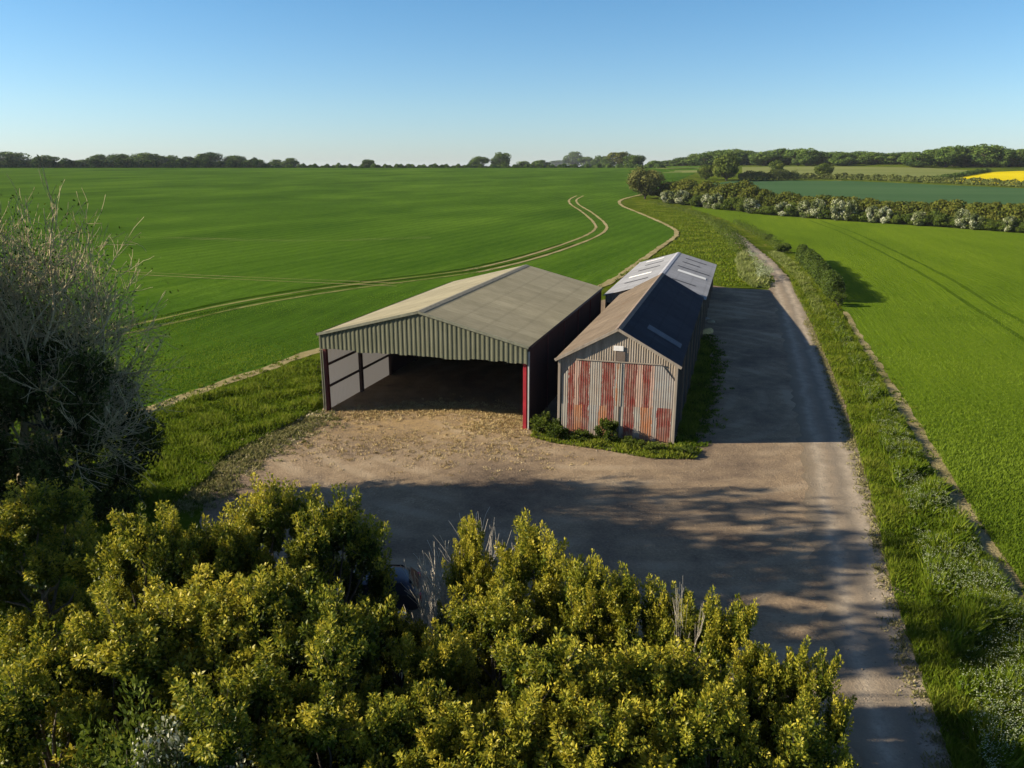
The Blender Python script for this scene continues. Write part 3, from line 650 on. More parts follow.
# ------------------------------------------------------------------ leaves, tubes, trees
def unit(a): return a/np.maximum(np.linalg.norm(a, axis=1), 1e-9)[:, None]
def rdir(n, r): return unit(r.normal(size=(n, 3)))
def leafquads(Pt, Ax, Nm, Ln, Wd, r, fold=0.15):
    """kite-shaped leaves: Pt foot, Ax heading, Nm face normal"""
    S = unit(np.cross(Ax, Nm)); Nn = np.cross(S, Ax)
    Ln = np.asarray(Ln)[:, None]; Wd = np.asarray(Wd)[:, None]
    a = Pt; c = Pt + Ax*Ln - Nn*Ln*fold; mid = Pt + Ax*Ln*0.5 + Nn*Ln*0.05
    b = mid + S*Wd*0.5; d = mid - S*Wd*0.5
    V = np.stack([a, b, c, d], 1).reshape(-1, 3)
    F = np.arange(len(V)).reshape(-1, 4)
    return V, F
def tubes(paths, sides=4):
    """paths: list of (points (n,3), radii (n,))"""
    V = []; F = []; base = 0
    ang = np.arange(sides)*2*PI/sides
    for pts, rad in paths:
        pts = np.asarray(pts); n = len(pts)
        T = unit(np.gradient(pts, axis=0))
        ref = np.array([0.31, 0.2, 0.93]) if abs(T[0] @ np.array([0.31, 0.2, 0.93])) < 0.9 else np.array([1., 0, 0])
        U = unit(np.cross(T, ref)); W = np.cross(T, U)
        ring = pts[:, None, :] + (np.cos(ang)[None, :, None]*U[:, None, :] + np.sin(ang)[None, :, None]*W[:, None, :])*np.asarray(rad)[:, None, None]
        V.append(ring.reshape(-1, 3))
        i = np.arange(n - 1)[:, None]*sides; k = np.arange(sides)[None, :]; k2 = (k + 1) % sides
        F.append((base + np.stack([i + k, i + k2, i + sides + k2, i + sides + k], -1)).reshape(-1, 4))
        base += n*sides
    return np.concatenate(V), np.concatenate(F)
def bend(a, b, n, r, wob):
    t = np.linspace(0, 1, n)[:, None]; p = a*(1 - t) + b*t
    w = r.normal(size=(n, 3))*wob; w[0] = 0; w[-1] = 0
    sag = np.sin(t*PI)*np.array([0, 0, 0.08*np.linalg.norm(b - a)])
    return p + w - sag*0.5
DIM = {}                               # built height and half width of each bush or tree shape
def spray_tree(name, label, cat, H, Rad, seed, lobes=16, shoots=16, per=70, leaf=(0.13, 0.06), m='leaf_olive', bark='bark', group=None, low=0.25, shoot_len=0.75, tint=(0.5, 0.17), spread=0.26):
    """evergreen tree: trunk, limbs, and a crown of upright leafy shoots gathered in uneven lobes"""
    r = np.random.default_rng(seed)
    root = thing(name, label, cat, group=group)
    paths = []; top = np.array([r.normal()*0.1, r.normal()*0.1, H*0.5])
    trunk = bend(np.zeros(3), top, 6, r, 0.06); rad0 = 0.055 + 0.016*H
    paths.append((trunk, np.linspace(rad0, rad0*0.55, 6)))
    LV, LF, LT = [], [], []; nb = 0
    limbs = []
    for k in range(lobes):
        ph = k*2.39996 + r.normal()*0.3
        zf = low + (1 - low)*((k + 0.5)/lobes)
        rr = Rad*math.sqrt(max(0.03, 1 - ((zf - 0.42)/0.62)**2))*r.uniform(0.62, 1.0)
        c = np.array([math.cos(ph)*rr, math.sin(ph)*rr, H*(zf*0.9) + r.normal()*0.15])
        if k == lobes - 1: c[:2] *= 0.4
        lr = Rad*r.uniform(0.20, 0.34)
        st = trunk[min(5, 2 + int(zf*4))]
        limb = bend(st, c, 5, r, 0.08); limbs.append((limb, np.linspace(rad0*0.42, 0.018, 5)))
        out0 = unit((c - np.array([0, 0, H*0.35]))[None])[0]
        for s in range(shoots):
            d = rdir(1, r)[0]
            if d @ out0 < -0.25: d = -d
            if d[2] < -0.35: d[2] *= -1
            p0 = c + d*lr*np.array([1, 1, 0.8])*r.uniform(0.3, 1.05)
            ax = unit((d*0.6 + np.array([0, 0, 0.62]) + r.normal(size=3)*0.22)[None])[0]
            sl = shoot_len*r.uniform(0.5, 1.25)
            if r.random() < 0.06: sl *= 1.6
            n = int(per*r.uniform(0.7, 1.3)*sl/shoot_len)
            t = r.random(n)**0.8
            a = r.random(n)*2*PI
            u = unit(np.cross(ax, [0.3, 0.9, 0.2])[None])[0]; w = np.cross(ax, u)
            radial = np.cos(a)[:, None]*u + np.sin(a)[:, None]*w
            wd = spread*np.sqrt(np.maximum(0.04, 1 - (t - 0.25)**2/0.62))*np.sqrt(r.random(n))
            Pt = p0 + ax*(t*sl)[:, None] + radial*wd[:, None]
            Ax = unit(radial*0.8 + ax*0.65 + r.normal(size=(n, 3))*0.35)
            Nm = unit(ax*0.45 + radial*0.45 + r.normal(size=(n, 3))*0.5)
            Ln = leaf[0]*r.uniform(0.65, 1.25, n); Wd = leaf[1]*r.uniform(0.7, 1.2, n)
            V, F = leafquads(Pt, Ax, Nm, Ln, Wd, r)
            LV.append(V); LF.append(F + nb); nb += len(V)
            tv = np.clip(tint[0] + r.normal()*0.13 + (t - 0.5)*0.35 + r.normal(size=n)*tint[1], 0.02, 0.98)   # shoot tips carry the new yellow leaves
            LT.append(np.repeat(tv, 4))
            if s % 3 == 0: limbs.append((bend(c, p0 + ax*sl*0.8, 4, r, 0.02), np.linspace(0.018, 0.006, 4)))
        n = int(per*shoots*0.40)        # older inner leaves, tinted darker to paint the shade inside the lobe
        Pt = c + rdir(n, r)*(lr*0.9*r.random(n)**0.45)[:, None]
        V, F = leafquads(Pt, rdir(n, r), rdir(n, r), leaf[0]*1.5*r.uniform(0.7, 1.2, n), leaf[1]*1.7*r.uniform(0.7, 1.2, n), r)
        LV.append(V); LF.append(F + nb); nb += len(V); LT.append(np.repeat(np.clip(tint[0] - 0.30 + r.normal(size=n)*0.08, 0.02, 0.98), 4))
    V, F = tubes(paths, 8); npmesh('trunk', V, F, M[bark], root, smooth=True)
    V, F = tubes(limbs, 4); npmesh('limbs', V, F, M[bark], root, smooth=True)
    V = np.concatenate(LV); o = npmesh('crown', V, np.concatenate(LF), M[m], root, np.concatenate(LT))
    DIM[o.data.name] = (float(np.quantile(V[:, 2], 0.999)), float(np.quantile(np.hypot(V[:, 0], V[:, 1]), 0.97)))
    return root
def place(o, px, py, Y, hw, rz=0.0):
    """stand a tree so that its top is seen at (px, py) at distance Y and its crown is hw pixels to each side"""
    H, W_ = next(DIM[c.data.name] for c in o.children if c.data.name in DIM)
    p = aty(px, py, Y); q = 1.3*hw*(Y*CP + (CAM_H - p[2]*0.7)*SP)/FPX/W_
    o.location = (p[0], p[1], 0); o.rotation_euler = (0, 0, rz); o.scale = (q, q, p[2]/H)
    return o

# foreground belt of evergreens
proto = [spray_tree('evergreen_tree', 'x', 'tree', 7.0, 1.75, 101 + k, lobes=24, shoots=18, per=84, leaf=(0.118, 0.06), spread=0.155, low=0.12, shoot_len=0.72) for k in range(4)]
FG = 'yellow-green evergreens along the front of the yard'
# (top px, top py, Y, half width px, label)
belt = [
    (268, 480, 18.5, 50, 'tallest yellow-green evergreen, its tip against the shaded yard left of the dark car'),
    (335, 495, 18.0, 42, 'evergreen beside the tallest one, its right edge above the dark car'),
    (205, 510, 17.5, 48, 'yellow-green evergreen left of the tallest one, below the edge of the yard'),
    (140, 510, 17.0, 50, 'bushy yellow-green evergreen below the dark shade on the far-left grass'),
    (28, 484, 20.0, 52, 'dull half-shaded evergreen at the foot of the bare grey tree'),
    (40, 640, 13.0, 60, 'evergreen at the left edge above the dark gap in the corner'),
    (165, 582, 14.0, 78, 'full round evergreen above the white-blossomed bush'),
    (105, 605, 13.5, 62, 'full round evergreen above the small bright green shrub'),
    (255, 575, 14.5, 66, 'evergreen directly in front of the tallest one'),
    (330, 600, 13.6, 60, 'evergreen in front of the one beside the dark car'),
    (225, 660, 12.0, 75, 'evergreen at the bottom edge right of the white-blossomed bush'),
    (325, 690, 12.0, 70, 'evergreen at the bottom edge below the gap that shows the dark car'),
    (470, 518, 18.0, 26, 'slim yellow-tipped evergreen next to the pale dead shrub'),
    (535, 520, 17.5, 38, 'yellow-tipped evergreen with bare grey stems on its left side'),
    (500, 580, 16.0, 48, 'darker evergreen below the two yellow-tipped ones'),
    (440, 632, 14.0, 50, 'low evergreen below and right of the dark car'),
    (592, 558, 16.0, 40, 'pointed evergreen, first spire right of the two yellow-tipped ones'),
    (636, 570, 15.8, 34, 'pointed evergreen, second spire right of the two yellow-tipped ones'),
    (692, 586, 15.2, 34, 'evergreen with a thin bare twig rising from its top'),
    (738, 600, 14.6, 36, 'evergreen spire just right of the twig-topped one'),
    (560, 640, 13.0, 70, 'wide evergreen in front of the first spire of the right-hand group'),
    (652, 640, 13.2, 60, 'wide evergreen in front of the second spire and the twig-topped one'),
    (775, 640, 13.6, 40, 'evergreen where the row steps down towards the track'),
    (822, 656, 13.2, 34, 'small upright evergreen of the row closest to the track'),
    (395, 612, 17.0, 30, 'thin sparse evergreen half covering the dark car'),
    (400, 690, 12.0, 55, 'evergreen at the bottom edge below the low one by the car'),
    (482, 700, 11.6, 70, 'evergreen at the bottom edge below the darker middle one'),
    (600, 710, 11.5, 75, 'evergreen at the bottom edge below the wide pair of the right-hand group'),
    (715, 690, 12.0, 60, 'evergreen at the bottom edge below the spire right of the twig-topped one'),
    (800, 712, 11.8, 52, 'evergreen at the bottom edge nearest the track'),
]
for k, (px, py, Y, hw, lab) in enumerate(belt):
    src = proto[k % 4]
    o = src if k < 4 else dup(src, (0, 0, 0))
    place(o, px, py, Y, hw, k*1.7)
    tag(o, lab, 'tree', FG)
# dark shaded ground-level shrubs
def top_of(o): return max(max(v[2] for v in c.bound_box) for c in o.children)
sh = spray_tree('green_shrub', 'small bright green shrub in the bottom left corner', 'shrub', 3.2, 1.9, 151, lobes=12, shoots=16, per=60, leaf=(0.1, 0.05), m='leaf_green', shoot_len=0.5, low=0.1)
p = aty(120, 735, 11.5); sh.location = (p[0], p[1], 0); sh.scale = (1, 1, p[2]/3.3)
wf = spray_tree('hawthorn_bush', 'white-blossomed bush at the bottom edge beside the small green shrub', 'shrub', 3.0, 1.6, 152, lobes=10, shoots=14, per=50, leaf=(0.07, 0.06), m='may', shoot_len=0.45, low=0.1, tint=(0.55, 0.25))
p = aty(180, 750, 11.2); wf.location = (p[0], p[1], 0); wf.scale = (0.9, 0.9, p[2]/3.1)

# branching trees
def grow(p, d, ln, rad, depth, r, out, tips, up=0.12, spreadang=0.6, kids=4, minr=0.006):
    n = 5; pts = [p]; q = p.copy(); dd = d.copy()
    for i in range(n - 1):
        dd = unit((dd + r.normal(size=3)*0.13 + np.array([0, 0, up]))[None])[0]
        q = q + dd*ln/(n - 1); pts.append(q.copy())
    pts = np.array(pts); rr = np.linspace(rad, max(minr, rad*0.55), n); out.setdefault(depth, []).append((pts, rr))
    if depth == 0:
        tips.append((q, dd)); return
    for k in range(kids):
        t = 0.35 + 0.65*(k + r.random())/kids; i = min(n - 2, int(t*(n - 1))); f = t*(n - 1) - i
        st = pts[i]*(1 - f) + pts[i + 1]*f
        nd = unit((dd + rdir(1, r)[0]*spreadang)[None])[0]
        grow(st, nd, ln*r.uniform(0.5, 0.75), max(minr, rr[i]*0.55), depth - 1, r, out, tips, up, spreadang, kids, minr)
    grow(q, unit((dd + r.normal(size=3)*0.2)[None])[0], ln*0.7, max(minr, rr[-1]), depth - 1, r, out, tips, up, spreadang, kids, minr)
def branch_tree(name, label, cat, seed, stems, ln, rad, depth, bark='bark_pale', leafm=None, leafn=2, leaf=(0.12, 0.08), lean=(0.2, 0.1), group=None, spreadang=0.6, tint=(0.5, 0.2), kids=4, up=0.12, minr=0.006):
    r = np.random.default_rng(seed); out = {}; tips = []
    root = thing(name, label, cat, group=group)
    for s in range(stems):
        a = s*2.4 + r.random(); k = 0.15 + 0.45*(s/max(1, stems))
        d = unit(np.array([[math.cos(a)*k + lean[0], math.sin(a)*k + lean[1], 1.0]]))[0]
        grow(np.array([math.cos(a)*0.3, math.sin(a)*0.3, 0.0])*(stems > 1), d, ln*r.uniform(0.8, 1.1), rad*r.uniform(0.7, 1), depth, r, out, tips, up, spreadang, kids, minr)
    big = [x for k in out if k >= depth - 1 for x in out[k]]; small = [x for k in out if k < depth - 1 for x in out[k]]
    V, F = tubes(big, 7); npmesh('trunk', V, F, M[bark], root, smooth=True)
    V, F = tubes(small, 3); npmesh('branches', V, F, M[bark], root)
    if leafm:
        T = np.array([t[0] for t in tips]); n = len(T)*leafn
        Pt = np.repeat(T, leafn, 0) + r.normal(size=(n, 3))*0.16
        V, F = leafquads(Pt, rdir(n, r), rdir(n, r), leaf[0]*r.uniform(.6, 1.3, n), leaf[1]*r.uniform(.6, 1.3, n), r)
        npmesh('leaves', V, F, M[leafm], root, np.repeat(np.clip(r.normal(tint[0], tint[1], n), 0, 1), 4))
    return root
bt = branch_tree('bare_tree', 'large grey half-bare tree with fanned twigs at the left edge', 'tree', 21, 9, 4.6, 0.16, 4, leafm='leaf_green', leafn=1, leaf=(0.10, 0.06), lean=(0.10, 0.0), kids=5, spreadang=0.85, up=0.05, minr=0.009)
g = at(22, 512); bt.location = (g[0], g[1] - 0.8, 0); k = 15.2/top_of(bt); bt.scale = (k*0.92, k*0.8, k); BTLOC = g
dk = spray_tree('dark_evergreen', 'dark dense evergreen growing through the base of the bare grey tree', 'tree', 7.2, 3.6, 31, lobes=26, shoots=18, per=60, leaf=(0.17, 0.08), m='leaf_dark', bark='bark_dark', shoot_len=0.8, low=0.04, spread=0.36)
p = aty(38, 330, 31.2); dk.location = (p[0], p[1], 0); k = p[2]/top_of(dk); dk.scale = (0.88, 0.88, k)
# tall trees standing outside the left edge, whose shade lies across the yard
t2 = branch_tree('ash_tree', 'tall thinly leaved tree left of the bare tree, shading the yard', 'tree', 22, 4, 6.6, 0.24, 4, bark='bark', leafm='leaf_green', leafn=8, leaf=(0.42, 0.30), lean=(0.0, 0.0), kids=4, spreadang=0.7, up=0.1, group='tall trees left of the yard')
k = 20.5/top_of(t2); t2.scale = (k*0.8, k*0.8, k)
t2.location = (-26.0, 24.6, 0)
dup(t2, (-27.5, 27.0, 0), 2.1, (k*0.8, k*0.8, k*0.95), 'second tall thinly leaved tree left of the bare tree, farther from the front', group='tall trees left of the yard')

# pale dead shrub and bare stems by the car
ds = branch_tree('dead_shrub', 'pale leafless dead shrub standing right of the dark car', 'shrub', 41, 3, 1.9, 0.035, 3, bark='bark_white', lean=(0.05, 0), kids=4, spreadang=0.45, up=0.1)
p = aty(444, 503, 19.6); ds.location = (p[0], p[1], 0); ds.scale = (1.15, 1.15, p[2]/top_of(ds))
d2 = dup(ds, (0, 0, 0), 2.0); p = aty(492, 528, 18.4); d2.location = (p[0], p[1], 0); d2.scale = (0.7, 0.7, p[2]/top_of(ds))
tag(d2, 'thin grey leafless stems leaning between two yellow-tipped evergreens', 'shrub')
d3 = dup(ds, (0, 0, 0), 4.0); p = aty(700, 572, 15.0); d3.location = (p[0], p[1], 0); d3.scale = (0.45, 0.45, p[2]/top_of(ds))
tag(d3, 'few bare twigs sticking out above the evergreens near the track', 'shrub')

# far trees and bushes: clumps of leaf-sized faces
def clump_tree(name, label, cat, seed, H, Rad, lobes, per, size, m, trunk_h, group=None, flat=0.75, bark='bark_dark'):
    r = np.random.default_rng(seed); root = thing(name, label, cat, group=group)
    tv = []; LV = []; LF = []; nb = 0; limbs = []
    zc = (H + trunk_h)/2; zr = (H - trunk_h)/2
    for k in range(lobes):
        d = rdir(1, r)[0]; c = np.array([d[0]*Rad*0.62, d[1]*Rad*0.62, zc + d[2]*zr*0.62])
        if c[2] < trunk_h + 0.1*H: c[:2] *= 0.8
        lr = Rad*r.uniform(0.28, 0.48)
        limbs.append((bend(np.array([0, 0, trunk_h*0.8]), c, 4, r, 0.1), np.linspace(0.02*H, 0.006*H, 4)))
        n = per; dd = rdir(n, r); rad = lr*(0.75 + 0.3*r.random(n))
        Pt = c + dd*rad[:, None]*np.array([1, 1, flat])
        Nm = unit(dd + r.normal(size=(n, 3))*0.5); Ax = unit(np.cross(Nm, rdir(n, r)))
        s = size*r.uniform(0.6, 1.3, n)
        V, F = leafquads(Pt - Ax*s[:, None]*0.5, Ax, Nm, s, s*0.75, r)
        LV.append(V); LF.append(F + nb); nb += len(V)
        tv.append(np.repeat(np.clip(r.normal(0.5, 0.13) + r.normal(size=n)*0.17, 0, 1), 4))
    V, F = tubes([(np.array([[0, 0, -0.3], [0, 0, trunk_h*0.5], [0.1, 0, zc]]), np.array([0.035, 0.028, 0.014])*H)] + limbs, 6)
    npmesh('trunk', V, F, M[bark], root, smooth=True)
    V = np.concatenate(LV); o = npmesh('crown', V, np.concatenate(LF), M[m], root, np.concatenate(tv))
    DIM[o.data.name] = (float(np.quantile(V[:, 2], 0.995)), float(np.quantile(np.hypot(V[:, 0], V[:, 1]), 0.97)))
    return root
def put(o, px, base_y, top_y, halfw, H0, R0, rz, back=0.0, **kw):
    """stand on the ground at the pixel (px, base_y) and scale to the height and width seen there"""
    g = at(px, base_y); d = g/np.linalg.norm(g); g = g + d*back
    z = float(terr(*g)); Z = aty(px, top_y, g[1])[2]; dep = g[1]*CP + (CAM_H - z)*SP
    H0, R0 = next(DIM[c.data.name] for c in o.children if c.data.name in DIM)
    s = (max(0.5, Z - z) + 1.6*min(1, max(0, g[1] - 300)/100))/H0; w = halfw*dep/FPX/R0
    o.location = (g[0], g[1], z - min(1.5, 0.0025*max(0, g[1] - 200))); o.rotation_euler = (0, 0, rz); o.scale = (w, w, s)
    tag(o, **kw); return o
ftree = [clump_tree('broadleaf_tree', 'x', 'tree', 300 + k, 12, 6.5, 26, 190, 0.75, 'leaf_far', 0.5) for k in range(4)]
used = [False]*4
def far(k, *a, **kw):
    if not used[k]: used[k] = True; o = ftree[k]
    else: o = dup(ftree[k], (0, 0, 0))
    return put(o, *a, 12, 6.5, **kw)
sky_l = 'dark round-headed trees along the left skyline'
lab_l = 'dark round-headed tree in the belt along the left skyline'
rr = np.random.default_rng(77)
for i, (x, ty, hw) in enumerate([(10, 152.5, 20), (100, 155, 12), (121, 154.5, 12), (148, 153.5, 17), (170, 156, 14), (190, 157, 11), (210, 153, 13), (236, 156, 13), (255, 159.5, 11), (278, 160, 9), (72, 161, 10), (84, 160, 9)]):
    far(i % 4, x, 167.2, ty, hw, rz=rr.uniform(0, 6), back=rr.uniform(0, 25), label=lab_l, cat='tree', group=sky_l)
far(0, 48, 167.2, 156, 13, rz=1, back=-8, label='rounded pale-green tree standing forward of the far-left skyline belt', cat='tree')
far(1, 290, 167.2, 158.5, 9, rz=2, label='last thin tree at the right end of the left skyline belt', cat='tree')
far(2, 369, 167.2, 160, 7, rz=3, label='single small round tree alone on the middle of the skyline', cat='tree')
far(3, 480, 167.2, 157, 10, rz=4, label='left tree of the close pair on the skyline above the big barn', cat='tree')
far(0, 501, 167.2, 153, 10, rz=5, label='right and taller tree of the close pair on the skyline', cat='tree')
lab_m = 'low dark tree in the clump left of the track-side willow on the skyline'
for i, (x, ty, hw) in enumerate([(524, 161.5, 8), (541, 160.5, 10), (558, 160.5, 10), (586, 157, 9), (600, 156, 9), (608, 158, 9), (634, 156, 11), (655, 161.5, 8)]):
    far(i % 4, x, 167.2, ty, hw, rz=rr.uniform(0, 6), back=rr.uniform(0, 15), label=lab_m, cat='tree', group='trees of the middle skyline clump')
far(1, 573, 167.2, 152, 11, rz=1.5, label='tall dome-shaped tree at the left of the middle skyline clump', cat='tree')
bz = clump_tree('broadleaf_tree', 'bronze-tinted broad tree in the middle skyline clump', 'tree', 320, 12, 6.5, 22, 150, 0.75, 'leaf_bronze', 2.0)
put(bz, 619, 167.2, 152.5, 13, 12, 6.5, 0.4)
# dark wood on the right skyline
prof_x = [672, 690, 715, 735, 752, 772, 795, 812, 830, 850, 875, 900, 920, 945, 965, 982, 1000, 1015, 1060, 1110]
prof_y = [161, 156, 151, 149, 152.5, 151.5, 149, 151, 153.5, 153.5, 153, 154, 153, 148.5, 147.5, 146.5, 149, 152, 152, 153]
x = 672; i = 0
while x < 1110:
    ty = np.interp(x, prof_x, prof_y) + rr.uniform(-0.8, 1.6); hw = rr.uniform(10, 16)
    by = 166.0 if x < 900 else 167.8
    far(i % 4, x, by, ty, hw, rz=rr.uniform(0, 6), back=rr.uniform(2, 40), label='broadleaf tree in the dense dark wood along the right skyline', cat='tree', group='trees of the right skyline wood')
    x += rr.uniform(6, 11); i += 1
# nearer trees by the fields
wl = clump_tree('willow_tree', 'round pale-olive tree at the head of the field margin by the hedge', 'tree', 330, 8, 4.6, 26, 240, 0.42, 'leaf_willow', 1.0)
put(wl, 645, 199, 167.5, 18, 8, 4.6, 0.5)
g1 = clump_tree('field_tree', 'wide dark green tree behind the hedge at the left end of the blue-green field', 'tree', 331, 9, 5.0, 26, 220, 0.6, 'leaf_green', 1.2)
put(g1, 726, 181, 156.5, 14, 9, 5.0, 0.5)
put(dup(g1, (0, 0, 0)), 706, 180, 167, 9, 9, 5, 2.2, label='smaller rounded tree left of the wide dark green field tree', cat='tree')
put(dup(g1, (0, 0, 0)), 776, 178, 163, 8, 9, 5, 3.1, label='loose upright tree on the field hedge left of the round lone tree', cat='tree')
put(dup(g1, (0, 0, 0)), 823, 177.5, 166, 9, 9, 5, 4.1, label='round lone tree on the hedge below the khaki field', cat='tree')

# hedges built as a shell of leaves along a line
def hedge(name, label, pts, width, height, n, size, m, seed, group=None, tint=0.5, lump=0.25):
    r = np.random.default_rng(seed)
    C = spline(pts, 1.0); seg = np.r_[0, np.cumsum(np.linalg.norm(np.diff(C, axis=0), axis=1))]
    s = r.uniform(0, seg[-1], n); cx = np.interp(s, seg, C[:, 0]); cy = np.interp(s, seg, C[:, 1])
    T = np.gradient(C, axis=0); T /= np.linalg.norm(T, axis=1)[:, None]
    tx = np.interp(s, seg, T[:, 0]); ty = np.interp(s, seg, T[:, 1])
    ph = r.uniform(0, 6, 6)
    wl = 1 + lump*(np.sin(s*1.1/height*2 + ph[0]) + 0.6*np.sin(s*2.3/height*2 + ph[1]) + 0.5*np.sin(s*0.4/height*2 + ph[2]))*0.5
    a = r.uniform(0, PI, n); rad = np.sqrt(r.uniform(0.4, 1, n))
    off = np.sign(np.cos(a))*np.abs(np.cos(a))**0.7*width/2*rad*wl; z = np.abs(np.sin(a))**0.7*height*rad*wl
    x = cx + ty*off; y = cy - tx*off
    Pt = np.stack([x, y, terr(x, y) + z], -1)
    out = unit(np.stack([ty*np.cos(a), -tx*np.cos(a), np.sin(a)], -1))
    Nm = unit(out + r.normal(size=(n, 3))*0.5); Ax = unit(np.cross(Nm, rdir(n, r)))
    q = size*r.uniform(0.6, 1.3, n)
    V, F = leafquads(Pt - Ax*q[:, None]*0.5, Ax, Nm, q, q*0.75, r)
    base = C[len(C)//2]; b0 = np.array([base[0], base[1], float(terr(*base))])
    tv = np.clip(tint + 0.12*np.sin(s*0.7 + ph[4]) + r.normal(size=n)*0.17, 0, 1)
    o = npmesh(name, V - b0, F, M[m], None, np.repeat(tv, 4)); o.location = b0
    return tag(o, label, 'hedge', group)
hedge('hedge', 'low dark hedge line running along the left and middle skyline', [at(x, 167.9) for x in (-30, 60, 150, 250, 330, 430, 520, 600, 665)], 7, 3.0, 40000, 1.0, 'leaf_far', 401, tint=0.35, lump=0.5).location.z -= 0.9
hedge('hedge', 'dense dark undergrowth hedge beneath the belt of trees on the left skyline', [at(x, 167.9) for x in (-30, 30, 90, 150, 200, 258)], 8, 6.0, 22000, 1.1, 'leaf_far', 405, tint=0.3, lump=0.4).location.z -= 0.9
hedge('hedge', 'thin dark hedge between the blue-green field and the khaki and yellow fields', P([(739, 178.2), (850, 179.6), (940, 183), (1024, 187), (1150, 193)]), 5, 2.6, 12000, 0.7, 'leaf_dark', 402, tint=0.6)
hedge('hedge', 'short dark hedge rising between the khaki field and the yellow field', P([(930, 181), (960, 176.5), (988, 171.8)]), 4, 1.8, 4000, 0.7, 'leaf_far', 403, tint=0.4)
hedge('hedge', 'dark shaded hedge under the trees at the left end of the blue-green field', P([(738, 181), (765, 181), (795, 180)]), 5, 4.5, 4000, 0.6, 'leaf_dark', 404)
# big hedgerow beyond the barley: each shrub a thing
hb = [clump_tree('hedge_shrub', 'x', 'shrub', 410 + k, 5, 3.6, 16, 260, 0.42, 'leaf_bronze', 0.2) for k in range(3)]
hg = [clump_tree('hedge_shrub', 'x', 'shrub', 420 + k, 5, 3.6, 14, 220, 0.42, 'leaf_green', 0.1) for k in range(2)]
hw_ = [clump_tree('hawthorn_bush', 'x', 'shrub', 430 + k, 5, 3.2, 14, 240, 0.4, 'may', 0.1) for k in range(2)]
uh = set()
def hs(o, *a, **kw):
    if o.name not in uh: uh.add(o.name); q = o
    else: q = dup(o, (0, 0, 0))
    return put(q, *a, **kw)
hb_x = [p[0] for p in hedge_base]; hb_y = [p[1] for p in hedge_base]
x = 664; i = 0
while x < 1090:
    by = np.interp(x, hb_x, hb_y) if x > 692 else 204 - (692 - x)*0.12
    topy = by - np.interp(x, [660, 690, 715, 745, 770, 800, 900, 1024, 1090], [14, 24, 26, 30, 23, 21, 24, 28, 30]) + rr.uniform(-2, 2)
    hs(hb[i % 3], x, by - 2.5, topy, rr.uniform(13, 18), 5, 3.6, rr.uniform(0, 6), label='bronze-tinted shrub in the long hedgerow beyond the barley field', cat='shrub', group='bronze shrubs of the long hedgerow')
    x += rr.uniform(9, 13); i += 1
x = 672; i = 0
while x < 1090:
    by = np.interp(x, hb_x, hb_y) if x > 692 else 205 - (692 - x)*0.1
    hs(hg[i % 2], x, by, by - rr.uniform(8, 15), rr.uniform(9, 14), 5, 3.6, rr.uniform(0, 6), label='green shrub low along the front of the long hedgerow', cat='shrub', group='green shrubs of the long hedgerow')
    x += rr.uniform(8, 12); i += 1
for i, (x, dy, hw, h) in enumerate([(668, 0, 8, 10), (682, 0, 8, 12), (708, 2, 7, 12), (716, 1, 8, 13), (752, 2, 9, 13), (783, 2, 9, 11), (806, 1, 9, 15), (818, 2, 8, 17), (838, 1, 9, 19), (848, 1, 8, 18), (872, 1, 7, 14), (884, 1, 7, 14), (918, 1, 7, 12), (962, 1, 8, 17), (974, 1, 9, 13), (1008, 1, 7, 13)]):
    h += 3; by = np.interp(x, hb_x, hb_y) + 0.7 if x > 692 else 206 - (692 - x)*0.1
    hs(hw_[i % 2], x, by, by - h, hw, 5, 3.2, rr.uniform(0, 6), label='hawthorn in white blossom at the front of the long hedgerow', cat='shrub', group='white hawthorns of the long hedgerow')
# hedges and bushes along the track
hedge('hedge', 'clipped brownish hedge right of the track casting shade on the barley', P([(800, 261), (810, 270), (822, 284), (837, 303)]), 1.7, 2.5, 22000, 0.2, 'leaf_green', 440, tint=0.3, lump=0.1)
bs = clump_tree('verge_bush', 'small dark bush on the verge at the near end of the clipped hedge', 'shrub', 441, 2, 1.4, 10, 200, 0.2, 'leaf_green', 0.1)
put(bs, 838, 306, 293, 8, 2, 1.4, 0)
hedge('scrub', 'uneven low scrub on the inner side of the track bend, shading the track', P([(714, 227), (726, 236), (735, 246), (741, 255)]), 2.4, 1.9, 9000, 0.17, 'leaf_green', 442, tint=0.45, lump=0.6)['category'] = 'scrub'
hedge('scrub', 'thin low scrub between the far bend of the track and the barley', P([(735, 224), (752, 233), (768, 242), (782, 252)]), 1.5, 1.2, 7000, 0.15, 'leaf_green', 443, tint=0.5, lump=0.8)['category'] = 'scrub'
hedge('scrub', 'low rough growth running through the meadow below the long hedgerow', P([(652, 203), (675, 209), (700, 217), (716, 227)]), 2.2, 0.9, 7000, 0.2, 'leaf_green', 444, tint=0.6, lump=0.9)['category'] = 'scrub'
for x, by, ty, hw, lab in [(783, 253, 243, 8, 'rounded green bush on the verge just beyond the clipped hedge'), (767, 241, 234, 6, 'low green bush on the barley edge right of the shaded bend of the track')]:
    put(dup(bs, (0, 0, 0)), x, by, ty, hw, 2, 1.4, x*0.7, label=lab, cat='shrub')

